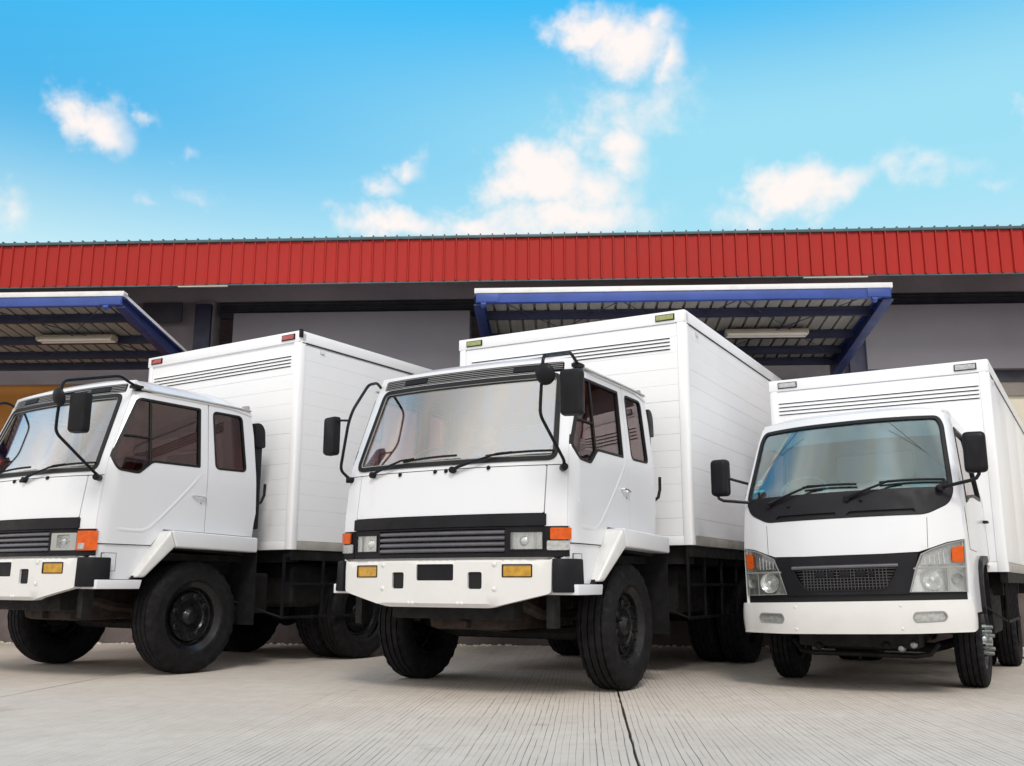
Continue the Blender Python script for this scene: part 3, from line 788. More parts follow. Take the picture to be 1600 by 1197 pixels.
        hp = [(-.96, 1.03), (-.82, 1.03), (-.82, .88), (-.96, .88)]
        surf(hp, [shrink(hp, .004)], lambda y, z: (sg*(sxA(y, z)-.010), y, z), lambda p: (-sg*.01, 0, 0), .05).build('hatch_seam', 'rubber_seal', root)
        stp = MB().prism([(-1.03, .735), (-.62, .735), (-.60, .81), (-1.03, .81)], 'x', sg*.80, sg*1.10); stp.build('step', W, root, bevel=.008)
        # fender: slanted front skirt of bare metal, white top
        def fx(z): return 1.085+.115*min(1, max(0, (z-.83)/.25))
        fo = [(-.40, 1.232), (.585, 1.205), (.585, 1.068), (-.345, 1.088)]
        vs = []; fs = []
        f = MB().prism(fo, 'x', sg*1.195, sg*.80); f.build('fender', W, root, bevel=.018, seg=3)
        sk = MB(); A = [(-.665, .83), (-.405, 1.228), (-.35, 1.095), (-.575, .83)]
        sk.add([(sg*1.09, *A[0]), (sg*1.19, *A[1]), (sg*1.195, *A[2]), (sg*1.10, *A[3]), (sg*.80, *A[0]), (sg*.80, *A[1]), (sg*.80, *A[2]), (sg*.80, *A[3])],
               [(0, 1, 2, 3), (7, 6, 5, 4), (0, 4, 5, 1), (1, 5, 6, 2), (2, 6, 7, 3), (3, 7, 4, 0)])
        sk.build('fender_skirt', 'worn_white', root, bevel=.022, seg=3)
        MB().prism([(-.70, .80), (-.40, 1.10), (.60, 1.06), (.60, 1.04), (-.38, 1.08), (-.66, .79)], 'x', sg*.60, sg*1.06).build('wheel_arch_liner', 'chassis', root)
        mf = MB().box(sg*.80-.0 if sg > 0 else -1.16, sg*1.16 if sg > 0 else -.80, .60, .615, .40, 1.10); mf.build('mud_flap', 'rubber', root)
    # --- roof
    vs = []; fs = []; NX, NY = 24, 14
    for j in range(NY+1):
        for i in range(NX+1):
            x = -1+2*i/NX; k = abs(x)
            zf = 2.54; yf = fyA(x*.915, zf); yb_ = .60
            y = yf+(yb_-yf)*j/NY
            lift = .075*(1-(1-min(1, (y-yf)/.30))**2.2)
            z = 2.545+lift*(1-k**6)-.095*k**5*min(1, (y-yf)/.12+.1)-.045*max(0, (y-.25)/.35)**2
            X = x*interp(2.46, XS)*(.93+.07*min(1, (y-yf)/.1)) if k > .9 else x*.97
            vs.append((x*(.915+.085*min(1, (y-yf)/.10)), y, z))
    for j in range(NY):
        for i in range(NX):
            a = j*(NX+1)+i; fs.append((a, a+1, a+NX+2, a+NX+1))
    roof = MB().add(vs, fs)
    n = len(vs)
    roof.add([(x, y, z-.02) for x, y, z in vs], [tuple(reversed(f)) for f in fs])
    border = [i for i in range(NX+1)]+[(j+1)*(NX+1)-1 for j in range(1, NY+1)]+[NY*(NX+1)+i for i in range(NX-1, -1, -1)]+[j*(NX+1) for j in range(NY-1, 0, -1)]
    roof.f += [(border[i], border[(i+1) % len(border)], n+border[(i+1) % len(border)], n+border[i]) for i in range(len(border))]
    ro = roof.build('roof', W, root, sharp=50)
    MB().add([(-.88, -.62, 2.50), (.88, -.62, 2.50), (.90, .56, 2.44), (-.90, .56, 2.44), (-.88, -.62, 2.485), (.88, -.62, 2.485), (.90, .56, 2.425), (-.90, .56, 2.425)], [(0, 1, 2, 3), (7, 6, 5, 4), (0, 4, 5, 1), (1, 5, 6, 2), (2, 6, 7, 3), (3, 7, 4, 0)]).build('headliner', 'cab_lining', ro)
    # --- back wall with a window, floor, interior
    bw = [(-1.03, 1.0), (1.03, 1.0), (1.04, 1.7), (.96, 2.50), (-.96, 2.50), (-1.04, 1.7)]
    hole = rounded([(-.60, 1.90), (.60, 1.90), (.60, 2.28), (-.60, 2.28)], .06, 4)
    bwo = surf(bw, [hole], lambda x, z: (x, .655-.06*max(0, (z-1.9)/.6), z), (0, -.03, 0), .15).build('back_wall', 'cab_lining', root)
    surf(shrink(hole, -.002), [], lambda x, z: (x, .655-.06*max(0, (z-1.9)/.6), z), (0, -.004, 0), .2).build('rear_window', 'pale_pane', bwo)
    MB().box(-.98, .98, -.88, .62, .98, 1.04).build('cab_floor', 'chassis', root)
    da = MB().prism([(-.93, 1.30), (-.60, 1.30), (-.54, 1.62), (-.62, 1.74), (-.93, 1.72)], 'x', -.94, .94); da.build('dashboard', 'dashboard', root, bevel=.02)
    sw = MB(); c = Vector((-.48, -.62, 1.78))
    sw.tube([c+Vector((math.cos(a)*.22, math.sin(a)*.12, math.sin(a)*.16+0)) for a in [2*math.pi*k/24 for k in range(25)]], .014, 6)
    sw.tube([c+Vector((-.2, 0, 0)), c, c+Vector((.2, 0, 0))], .012, 6); sw.tube([c, c+Vector((0, -.25, -.22))], .02, 8)
    sw.build('steering_wheel', 'seat_dark', root)
    for cx in (-.48, .48):
        se = MB().box(cx-.26, cx+.26, -.45, .08, 1.36, 1.50).build('seat', 'seat_dark', root, bevel=.04)
        MB().prism([(.05, 1.46), (.20, 1.46), (.32, 2.02), (.22, 2.02)], 'x', cx-.25, cx+.25).build('backrest', 'seat_dark', se, bevel=.04)
        MB().prism([(.22, 2.05), (.32, 2.05), (.36, 2.24), (.27, 2.24)], 'x', cx-.14, cx+.14).build('headrest', 'seat_cloth', se, bevel=.03)
    # --- lower front: strip, grille, lamps
    strip = rounded([(-.868, 1.226), (.868, 1.226), (.868, 1.312), (-.868, 1.312)], .006, 2)
    surf(strip, [], frA(.016), (0, .03, 0), .08).build('front_strip', 'black_plastic', root)
    gp = [(-1.0, 1.0), (1.0, 1.0), (1.0, 1.222), (-1.0, 1.222)]
    gap = [(-.565, 1.032), (.565, 1.032), (.565, 1.208), (-.565, 1.208)]
    hl = lambda sg: [(sg*.592, 1.048), (sg*.85, 1.048), (sg*.85, 1.190), (sg*.592, 1.190)]
    gpl = surf(gp, [gap, hl(-1), hl(1)], frA(0), (0, .04, 0), .07).build('grille_panel', 'black_plastic', root)
    surf(gp, [], frA(-.07), (0, .01, 0), .2).build('grille_back', 'rubber_seal', gpl)
    for k in range(4):
        z = 1.040+k*.0425; vs = []; fs = []; N = 16; sec = [(.016, 0.), (.002, .004), (-.004, .014), (.002, .026), (.014, .032), (.03, .026), (.03, .004)]
        for i in range(N+1):
            x = -.56+1.12*i/N
            for (dy, dz) in sec: vs.append((x, fyA(x, 1.12)+dy-.004, z+dz))
        for i in range(N):
            for q in range(7): fs.append((i*7+q, i*7+(q+1) % 7, (i+1)*7+(q+1) % 7, (i+1)*7+q))
        fs += [tuple(range(7)), tuple(N*7+q for q in range(6, -1, -1))]
        MB().add(vs, fs).build('grille_bar', 'grille_bar', gpl, sharp=60)
    for sg in (-1, 1):
        o = rounded(hl(sg), .008, 2)
        lens = [(.655, 1.070), (.785, 1.070), (.785, 1.172), (.655, 1.172)] if bezel else [(.605, 1.06), (.78, 1.06), (.78, 1.18), (.605, 1.18)]
        lens = rounded([(sg*x, z) for x, z in lens], .014, 3)
        h = surf(o, [shrink(lens, -.003) if bezel else shrink(o, .010)], frA(.006), (0, .05, 0), .05).build('headlamp', 'light_bezel' if bezel else 'black_plastic', root)
        surf(shrink(o, .006), [], frA(-.045), (0, .006, 0), .06).build('reflector', 'grey_bezel' if bezel else 'reflector', h)
        if bezel: MB().box(sg*.72-.065, sg*.72+.065, fyA(.72, 1.12)-.004, fyA(.72, 1.12)+.02, 1.117, 1.124).build('lens_bar', 'light_bezel', h)
        surf(lens, [], frA(-.030), (0, .01, 0), .03).build('lamp_reflector', 'reflector', h)
        MB().lathe([(.001, 0), (.022, .002), (.034, .012), (.036, .02)], 'y', (sg*.69, fyA(.69, 1.12)+.012, 1.118), 20).build('bulb', 'chrome', h)
        if not bezel:
            l2 = rounded([(sg*x, z) for x, z in [(.79, 1.06), (.842, 1.06), (.842, 1.18), (.79, 1.18)]], .006, 2)
            surf(l2, [], frA(-.012), (0, .01, 0), .04).build('side_lamp', 'clear_lens_grey', h)
        surf(shrink(lens, .001) if bezel else shrink(o, .008), [], frA(-.002), (0, .003, 0), .06).build('lens', 'lens_glass', h)
        # corner indicator wraps round the corner
        def wrap(u, z, off=0):
            # u: 0 at x=.865 on the front, grows round the corner
            L = .146
            if u < L: x = .865+u; return (sg*x, fyA(x, z)-off, z)
            y = interp(z, YE)+(u-L); return (sg*(sxA(y, z)+off), y, z)
        fr = [(0, 1.005), (.158, 1.005), (.158, 1.222), (0, 1.222)]
        ind = surf(fr, [], lambda u, z: wrap(u, z, .004), lambda p: (-sg*.02*(p[0] > .15), .02*(p[0] <= .15), 0), .03).build('indicator', 'black_plastic', root)
        zl, zh = (1.045, 1.205) if bezel else (1.125, 1.210)
        ua = .012 if bezel else .040
        surf(rounded([(ua, zl), (.152, zl), (.152, zh), (ua, zh)], .01, 2), [], lambda u, z: wrap(u, z, .026), lambda p: (-sg*.015*(p[0] > .15), .015*(p[0] <= .15), 0), .02).build('lens', 'amber_lens', ind)
        if not bezel:
            surf(rounded([(.012, 1.05), (.150, 1.05), (.150, 1.118), (.012, 1.118)], .01, 2), [], lambda u, z: wrap(u, z, .016), lambda p: (-sg*.01*(p[0] > .15), .01*(p[0] <= .15), 0), .02).build('lower_lens', 'clear_lens_grey', ind)
        else:
            surf(rounded([(.03, 1.055), (.085, 1.055), (.085, 1.105), (.03, 1.105)], .01, 2), [], lambda u, z: wrap(u, z, .030), (0, .01, 0), .02).build('lower_lens', 'clear_lens_grey', ind)
    # --- bumper
    by = lambda x, z: -1.212+.13*x*x
    bo = [(-.925, 1.0), (-.92, .748), (-.455, .640), (.455, .640), (.92, .748), (.925, 1.0)]
    bo = rounded(bo, [.012, .03, .03, .03, .03, .012], 4)[::-1]
    plate = rounded([(-.165, .835), (.165, .835), (.165, .955), (-.165, .955)], .014, 3)
    slots = [rounded([(s*.285, .775), (s*.40, .775), (s*.40, .897), (s*.285, .897)], .018, 4) for s in (-1, 1)]
    fogs = [rounded([(s*.557, .858), (s*.785, .858), (s*.785, .952), (s*.557, .952)], .008, 2) for s in (-1, 1)]
    def curl(x, z): return (x, by(x, z)+.03*max(0, (z-.98)/.02)**2+.03*max(0, (.675+.0-z)/.035)**2*(abs(x) < .5), z)
    bump = surf(bo, [plate]+slots+fogs, curl, (0, .06, 0), .06).build('bumper', 'white_bumper', root, sharp=40)
    surf([(-.91, .99), (-.91, .76), (-.45, .66), (.45, .66), (.91, .76), (.91, .99)][::-1], [], lambda x, z: (x, by(x, z)+.055, z), (0, .04, 0), .2).build('bumper_back', 'chassis', bump)
    vs = [(x, by(x, 0)+.0, 1.0) for x in [-.925+1.85*i/20 for i in range(21)]]; n = len(vs)
    MB().add([(x, y+.004, .9985) for x, y, z in vs]+[(x, y+.16, .9985) for x, y, z in vs]+[(x, y+.004, .99) for x, y, z in vs]+[(x, y+.16, .99) for x, y, z in vs], [(i, i+1, n+i+1, n+i) for i in range(n-1)]+[(2*n+i, 3*n+i, 3*n+i+1, 2*n+i+1) for i in range(n-1)]+[(n+i, n+i+1, 3*n+i+1, 3*n+i) for i in range(n-1)]).build('bumper_top', 'white_bumper', bump)
    surf(plate, [], lambda x, z: (x, by(x, z)+.012, z), (0, .01, 0), .1).build('plate_holder', 'black_plastic', bump)
    for s, f_ in zip((-1, 1), fogs):
        fr = surf(shrink(f_, .001), [shrink(f_, .008)], lambda x, z: (x, by(x, z)-.004, z), (0, .03, 0), .05).build('fog_lamp', 'black_plastic', bump)
        surf(shrink(f_, .008), [], lambda x, z: (x, by(x, z)+.004, z), (0, .01, 0), .05).build('fog_lens', 'yellow_lens', bump)
    for sl in slots: surf(shrink(sl, .003), [], lambda x, z: (x, by(x, z)+.016, z), (0, .02, 0), .05).build('slot_dark', 'rubber_seal', bump)  # added black sheets stand in for the dark depth of the slots
    bolt = MB().lathe([(.001, -.010), (.008, -.009), (.014, -.004), (.020, -.001), (.022, .0)], 'y', n=14).mesh('bolt', 'white_bumper')
    for s in (-1, 1):
        for z in (.95, .775): link('bolt', bolt, bump, (s*.495, by(.495, z), z))
        for x in (.2, .235): link('bolt', bolt, bump, (s*x, by(x, 0)+.002, .672), scale=(.7, 1, .7))
        cap = [(.935, -1.122), (1.0, -1.105), (1.055, -1.06), (1.085, -1.0), (1.09, -.90), (1.0, -.90), (.935, -1.02)]
        cpm = MB(); k = len(cap)
        cpm.add([(s*x, y, .752) for x, y in cap]+[(s*(x-.012*(x > 1)), y+.006, .99) for x, y in cap], [tuple(range(k)), tuple(range(2*k-1, k-1, -1))]+[(i, k+i, k+(i+1) % k, (i+1) % k) for i in range(k)])
        cpm.build('bumper_cap', 'black_plastic', bump, bevel=.012, seg=2)
        MB().box(s*.86-.03, s*.86+.03, -1.0, -.9, .50, .80).build('bracket', 'chassis', bump)
    # --- wipers
    def on(x, z, o): return (x, fyA(x, z)-o, z)
    for (px, pz), (ex, ez), (b0, bz0), (b1, bz1) in (((-.70, 1.668), (-.40, 1.765), (-.39, 1.755), (.11, 1.778)), ((.10, 1.662), (.47, 1.768), (.37, 1.758), (.90, 1.778))):
        wp = MB(); wp.tube([on(px, pz, .03), on(px+.06, pz+.02, .045), on((px+ex)/2, (pz+ez)/2, .05), on(ex, ez, .045), on(ex+.12, ez+.01, .035)], .010, 6, rr=[.014, .012, .009, .008, .006])
        wo = wp.build('wiper', 'black_plastic', root)
        MB().tube([on(b0+(b1-b0)*i/8, bz0+(bz1-bz0)*i/8+.008*math.sin(math.pi*i/8), .022) for i in range(9)], .009, 6).build('wiper_blade', 'rubber_seal', wo)
        kb = MB(); kb.cyl(on(px, pz, -.03), on(px, pz, .045), .026, 12); kb.build('pivot', 'black_plastic', wo, bevel=.004)
    for (x, z) in ((-.41, 1.655), (-.07, 1.66), (.40, 1.667), (.03, 1.661)):
        nz = MB(); nz.ball(on(x, z, .008), .016); nz.cyl(on(x, z, .0), on(x, z-.012, .02), .008, 8); nz.build('washer_nozzle', 'black_plastic', root)
    # --- mirrors
    def bent(p, r, n=4):                     # rounds the bends of a rod
        out = [p[0]]
        for i in range(1, len(p)-1):
            a, b, c = Vector(p[i-1]), Vector(p[i]), Vector(p[i+1]); da, dc = (a-b), (c-b); k = min(r, da.length*.45, dc.length*.45)
            A, B = b+da.normalized()*k, b+dc.normalized()*k
            out += [tuple(A*(1-t)**2+b*2*t*(1-t)+B*t*t) for t in [q/n for q in range(n+1)]]
        return out+[p[-1]]
    mr = MB(); mr.tube(bent([(.965, -.70, 2.475), (.985, -.79, 2.49), (.99, -.90, 2.535), (1.05, -1.46, 2.385), (1.035, -1.47, 2.10), (1.025, -1.465, 1.965), (1.03, -1.10, 1.685), (.995, -1.03, 1.66)], .05), .0125, 8)
    mo = mr.build('mirror', 'black_plastic', root)
    MB().cyl((.97, -1.0, 1.645), (1.02, -1.07, 1.645), .028, 12).build('mount', 'black_plastic', mo, bevel=.004)
    MB().box(.93, 1.0, -.76, -.66, 2.455, 2.485).build('roof_mount', 'black_plastic', mo, bevel=.006)
    def head(cx, cy, cz, w, h, d, yawm):
        o = rounded([(-w/2, -h/2), (w/2, -h/2), (w/2, h/2), (-w/2, h/2)], .035, 5)
        m = MB(); q = len(o)
        sec = [(-d*.5, .72), (-d*.42, .90), (-d*.1, 1.), (d*.5, 1.)]
        vs = [(x*k, y, z*(1-(1-k)*.5)) for y, k in sec for x, z in o]
        fs = [(a*q+i, a*q+(i+1) % q, (a+1)*q+(i+1) % q, (a+1)*q+i) for a in range(3) for i in range(q)]+[tuple(range(q)), tuple(3*q+i for i in range(q-1, -1, -1))]
        c, s = math.cos(yawm), math.sin(yawm)
        m.add([(cx+c*x-s*y, cy+s*x+c*y, cz+z) for x, y, z in vs], fs)
        g = MB(); g.add([(cx+c*x*.92-s*(d*.5+.003), cy+s*x*.92+c*(d*.5+.003), cz+z*.95) for x, z in o], [tuple(range(q))])
        return m, g
    m, g = head(1.250, -1.42, 2.112, .165, .325, .075, .25)
    m.build('mirror_head', 'black_plastic', mo, sharp=45); g.build('mirror_face', 'mirror_glass', mo)
    MB().tube([(1.045, -1.465, 2.27), (1.12, -1.46, 2.268), (1.2, -1.45, 2.268)], .010, 6).build('mirror_rod', 'black_plastic', mo)
    rm = MB().lathe([(.001, -.028), (.03, -.026), (.055, -.018), (.073, -.004), (.078, .006), (.074, .012), (.001, .012)], 'y', n=28)
    rm.v = [(1.085+x, -1.505+y*math.cos(.3)-z*math.sin(.3), 2.238+y*math.sin(.3)+z*math.cos(.3)) for x, y, z in rm.v]
    rm.build('round_mirror', 'black_plastic', mo, sharp=40)
    ml = MB().tube(bent([(-.93, -.70, 2.475), (-.90, -.80, 2.50), (-.835, -1.0, 2.44), (-.87, -1.15, 2.21), (-.905, -1.16, 2.10), (-.945, -1.16, 1.87), (-.995, -1.13, 1.72), (-1.0, -1.0, 1.66)], .05), .0125, 8)
    mo2 = ml.build('mirror', 'black_plastic', root)
    MB().cyl((-.97, -.98, 1.65), (-1.01, -1.03, 1.65), .026, 12).build('mount', 'black_plastic', mo2, bevel=.004)
    m, g = head(-1.105, -1.13, 2.01, .15, .32, .07, -.25)
    m.build('mirror_head', 'black_plastic', mo2, sharp=45); g.build('mirror_face', 'mirror_glass', mo2)
    MB().tube([(-.90, -1.16, 2.12), (-1.0, -1.15, 2.13), (-1.08, -1.13, 2.12)], .009, 6).build('mirror_rod', 'black_plastic', mo2)
    # --- air intake, grab handle behind the cab
    sn = MB().prism(rounded([(.66, 2.10), (.80, 2.10), (.785, 2.28), (.74, 2.34), (.66, 2.345)], .03, 3), 'x', .86, 1.0); sn.build('air_intake', 'black_plastic', root, bevel=.012)
    MB().box(.88, .98, .68, .78, 1.3, 2.12).build('intake_duct', 'black_plastic', root, bevel=.02)
    MB().tube([(1.03, .66, 1.52), (1.05, .73, 1.56), (1.055, .76, 1.63), (1.055, .765, 1.74)], .014, 8).build('grab_handle', 'black_plastic', root)
    # --- chassis
    (w, y0, y1, z0, z1) = box
    ya = guard['axle']
    for sg in (-1, 1):
        MB().box(sg*.42-.04, sg*.42+.04, -1.05, y1-.15, .72, .98).build('chassis_rail', 'chassis', root, bevel=.01)
        MB().tube([(sg*.46, -.95, .72), (sg*.46, -.4, .58), (sg*.46, 0, .55), (sg*.46, .4, .58), (sg*.46, .75, .74)], .045, 6).build('leaf_spring', 'rusty_underbody', root)
    MB().tube([(-.86, 0, .5), (-.55, 0, .42), (.55, 0, .42), (.86, 0, .5)], .055, 8).build('front_axle', 'chassis', root)
    MB().cyl((-.75, .22, .44), (.75, .22, .44), .022, 8).build('tie_rod', 'chassis', root)
    MB().box(-.36, .36, -.75, .45, .46, 1.0).build('engine', 'rusty_underbody', root, bevel=.06)
    MB().box(-.55, .55, -.98, -.82, .55, .95).build('radiator', 'chassis', root, bevel=.02)
    MB().prism([(-.80, .48), (.45, .36), (.45, .41), (-.80, .53)], 'x', -.06, .03).build('drag_link', 'rusty_underbody', root)
    MB().cyl((-.8, ya, .5), (.8, ya, .5), .09, 12).build('rear_axle', 'chassis', root)
    MB().cyl((0, .45, .62), (0, ya, .52), .05, 10).build('drive_shaft', 'chassis', root)
    MB().lathe([(.001, -.2), (.14, -.15), (.19, 0), (.14, .15), (.001, .2)], 'x', (0, ya, .5), 20).build('differential', 'chassis', root)
    for yy in (y0+.1, y0+.8, y0+1.6, y1-.4): MB().box(-w+.06, w-.06, yy, yy+.09, .99, z0-.002).build('cross_member', 'chassis', root)
    for sg in (-1, 1):
        MB().box(sg*.42-.05, sg*.42+.05, y0+.02, y1-.05, .98, 1.04).build('sub_frame', 'chassis', root)
        MB().box(sg*(w-.05)-.03, sg*(w-.05)+.03, y0+.03, y1-.03, z0-.10, z0-.004).build('side_bearer', 'chassis', root)
    ft = MB().box(.52, 1.0, y0+.25, y0+1.1, .55, .98); ft.build('fuel_tank', 'chassis', root, bevel=.07, seg=3)
    MB().box(-1.0, -.52, y0+.1, y0+.8, .50, 1.0).build('battery_box', 'chassis', root, bevel=.02)
    MB().box(.62, .98, .70, .95, .50, .88).build('air_tank', 'chassis', root, bevel=.03)
    side_guard(root, 1.18, guard['y'], guard['z']); side_guard(root, -1.18, guard['y'], guard['z'])
    wheel(root, .94, 0); wheel(root, -.94, 0)
    wheel(root, 1.02, ya, name='rear_wheel', dual=True); wheel(root, -1.02, ya, name='rear_wheel', dual=True)
    for sg in (-1, 1): MB().box(sg*.92-.27, sg*.92+.27, ya+.62, ya+.635, .30, 1.05).build('mud_flap', 'rubber', root)
    cargo_box(root, w, y0, y1, z0, z1, .1535, (1.085, (3.075-.33+z1-3.0, 3.040-.33+z1-3.0, 3.005-.33+z1-3.0, 2.970-.33+z1-3.0)), (1.05, marker))
    return root

heavy_truck('box_truck', 'white box truck in the middle with yellow fog lamps and black slatted grille', (.016, 8.40), .5104, 1.0,
            (1.247, 1.042, 4.9, 1.155, 3.328), 'marker_green', False, dict(axle=3.2, y=[1.08, 1.54, 2.05, 2.55], z=[.52, .81, 1.08]), 'parked white box trucks')
heavy_truck('box_truck', 'white box truck at the left with red marker lamps, partly outside the frame', (-3.861, 9.783), .5691, 1.035,
            (1.215, .99, 3.5, 1.11, 3.335), 'marker_red', True, dict(axle=2.2, y=[.95, 1.5, 2.05], z=[.46, .78, 1.05]), 'parked white box trucks')

# ------------------------------------------------------------------ light cab-over truck
B3 = smooth_pts([(.60, -1.13), (1.05, -1.11), (1.32, -1.05), (1.54, -.98), (2.18, -.60), (2.30, -.50)])
Y3 = smooth_pts([(.60, -.88), (1.12, -.84), (1.54, -.79), (2.14, -.42), (2.30, -.32)])
X3 = smooth_pts([(.60, .85), (1.12, .86), (1.54, .835), (2.14, .765), (2.30, .72)])
S3 = smooth_pts([(.5, .872), (1.5, .872), (2.14, .80), (2.3, .76)])
def fy3(x, z):
    b = interp(z, B3); k = min(1., abs(x)/interp(z, X3)); return b+(interp(z, Y3)-b)*k**2.5
def sx3(y, z):
    s = interp(z, S3); e = max(0., 1-(y-interp(z, Y3))/.09); return s-(s-interp(z, X3))*e*e
def fr3(off=0): return lambda x, z: (x, fy3(x, z)-off, z)
def sd3(sg, off=0): return lambda y, z: (sg*(sx3(y, z)+off), y, z)

def light_truck(name, label, loc, yaw, group):
    root = empty(name, (loc[0], loc[1], 0), -yaw); tag(root, label, 'truck', group)
    lean = R(1.5); cl, sl = math.cos(lean), math.sin(lean)
    MB.TF = lambda p: (cl*p[0]-sl*(p[2]-.8), p[1], .8+sl*p[0]+cl*(p[2]-.8))      # the cab leans a little on its springs
    W = 'white_paint'; th = (0, .025, 0)
    edge = lambda z: interp(z, X3)
    zz = [1.135+(2.235-1.135)*i/16 for i in range(17)]
    outl = [(-edge(z), z) for z in reversed(zz)]+[(-.74, 1.112), (-.63, 1.072), (-.55, 1.045), (-.3, 1.038), (.3, 1.038), (.55, 1.045), (.63, 1.072), (.74, 1.112)]+[(edge(z), z) for z in zz]
    hole = rounded([(-.62, 1.326), (.62, 1.326), (.78, 1.405), (.818, 1.50), (.812, 1.60), (.760, 2.08), (.725, 2.165), (-.725, 2.165), (-.760, 2.08), (-.812, 1.60), (-.818, 1.50), (-.78, 1.405)], [.05, .05, .05, .05, .06, .06, .05, .05, .06, .06, .05, .05], 5)
    surf(outl, [hole], fr3(), th, .055).build('cab_shell', W, root, sharp=40)
    for sg in (-1, 1):                     # seams of the front lid
        p = [(sg*(.612+.01*i/8), 1.07+i*(1.305-1.07)/8) for i in range(9)]
        MB().tube([(x, fy3(x, z)+.0005, z) for x, z in p], .0022, 4).build('panel_seam', 'rubber_seal', root)
    # glass and cowl fill the opening
    gl = rounded([(-.803, 1.528), (.803, 1.528), (.748, 2.08), (.716, 2.153), (-.716, 2.153), (-.748, 2.08)], [.05, .05, .05, .04, .04, .05], 5)
    g = surf(gl, [], fr3(-.010), (0, .005, 0), .06).build('windshield', 'canter_glass', root)
    surf(shrink(gl, -.014), [shrink(gl, .015)], fr3(.004), (0, .016, 0), .06).build('seal', 'rubber_seal', g)
    ss = [(-.765, 1.985), (.765, 1.985), (.742, 2.08), (.708, 2.148), (-.708, 2.148), (-.742, 2.08)]
    surf(ss, [], fr3(-.018), (0, .002, 0), .07).build('sun_strip', 'sun_strip', g)
    surf([(-.76, 1.60), (-.66, 1.60), (-.66, 1.622), (-.76, 1.622)], [], fr3(-.020), (0, .001, 0), .05).build('sticker', 'sticker_white', g)
    surf([(-.735, 1.665), (-.69, 1.665), (-.69, 1.71), (-.735, 1.71)], [[(-.722, 1.678), (-.703, 1.678), (-.703, 1.697), (-.722, 1.697)]], fr3(-.020), (0, .001, 0), .05).build('sticker', 'sticker_white', g)
    cw = rounded([(-.615, 1.330), (.615, 1.330), (.775, 1.408), (.812, 1.49), (.808, 1.522), (-.808, 1.522), (-.812, 1.49), (-.775, 1.408)], [.05, .05, .05, .04, .01, .01, .04, .05], 5)
    vents = [rounded([(a, 1.350), (b, 1.350), (b-.01, 1.377), (a+.03, 1.377)], .006, 2) for a, b in ((-.54, -.03), (.04, .55))]
    c = surf(cw, vents, fr3(.006), (0, .03, 0), .05).build('cowl', 'dark_cowl', root, sharp=40)
    for v in vents: surf(shrink(v, -.004), [], fr3(-.012), (0, .01, 0), .1).build('cowl_vent', 'rubber_seal', c)
    for (x, z) in ((-.42, 1.452), (.16, 1.46)):
        MB().ball((x, fy3(x, z)-.010, z), .014).build('washer_nozzle', 'black_plastic', c)
    # grille
    go = [(-.545, 1.036), (-.46, .735), (.46, .735), (.545, 1.036)]
    gh = rounded([(-.30, .772), (.30, .772), (.365, .86), (.40, .965), (-.40, .965), (-.365, .86)], .03, 4)
    gp = surf(go, [gh], fr3(.0), (0, .04, 0), .06).build('grille', 'black_plastic', root, sharp=40)
    surf(shrink(gh, -.006), [shrink(gh, .002)], fr3(.006), (0, .03, 0), .05).build('grille_frame', 'dark_cowl', gp)
    surf(shrink(gh, -.01), [], fr3(-.06), (0, .01, 0), .2).build('grille_back', 'rubber_seal', gp)
    br = MB().tube([(x, fy3(x, .945)-.012, .948) for x in [-.40+.8*i/12 for i in range(13)]], .014, 8); br.build('grille_bar', 'grille_bar', gp)
    ms = MB()
    for k in range(7): z = .795+k*.022; w = .30+.1*(z-.772)/.19; ms.tube([(x, fy3(x, z)+.008, z) for x in [-w+2*w*i/10 for i in range(11)]], .0042, 4)
    for k in range(-12, 13): x = k*.026; ms.tube([(x, fy3(x, z)+.012, z) for z in (.775, .85, .935)], .0042, 4)
    tag(ms.build('grille_mesh', 'black_gloss', gp), kind='stuff')
    for k, (x0, wd) in enumerate(((-.215, .07), (-.125, .05), (-.03, .075), (.09, .075), (.185, .04))):      # worn raised badge, too faint to read
        MB().box(x0, x0+wd, fy3(x0, .89)-.004, fy3(x0, .89)+.01, .868, .915).build('badge_piece', 'black_plastic', gp, bevel=.004)
    surf([(-.84, .675), (.84, .675), (.84, .741), (-.84, .741)], [], fr3(-.02), (0, .03, 0), .1).build('lower_strip', 'rubber_seal', gp)
    # headlamps
    for sg in (-1, 1):
        F = lambda pts: ([(sg*x, z) for x, z in pts] if sg > 0 else [(sg*x, z) for x, z in pts][::-1])
        lo = [(.462, .745), (.842, .742), (.852, .95), (.858, 1.128), (.74, 1.104), (.635, 1.066), (.56, 1.028), (.518, .93)]
        def wrap3(off): return lambda x, z: (x, fy3(x, z)-off, z)
        lamp = surf(F(lo), [], wrap3(-.05), (0, .01, 0), .06).build('headlamp', 'reflector', root)
        surf(F(lo), [shrink(F(lo), .009)], wrap3(.004), (0, .06, 0), .05).build('bezel', 'grey_bezel', lamp)
        surf(shrink(F(lo), .006), [], wrap3(-.002), (0, .004, 0), .05).build('lens', 'lens_glass', lamp)
        d = surf(F([(.50, .915), (.85, .920), (.85, .932), (.505, .927)]), [], wrap3(.003), (0, .02, 0), .05); d.build('divider', 'grey_bezel', lamp)
        d = surf(F([(.716, .75), (.726, .75), (.732, .918), (.722, .918)]), [], wrap3(.003), (0, .02, 0), .05); d.build('divider', 'grey_bezel', lamp)
        surf(F(rounded([(.762, .962), (.838, .958), (.845, 1.088), (.770, 1.070)], .018, 3)), [], wrap3(.004), (0, .02, 0), .04).build('indicator', 'amber_lens', lamp)
        st = [(.545, .945), (.752, .945), (.760, 1.086), (.62, 1.045), (.565, 1.005)]
        surf(F(st), [], wrap3(-.03), (0, .01, 0), .04).build('side_lamp', 'clear_lens_grey', lamp)
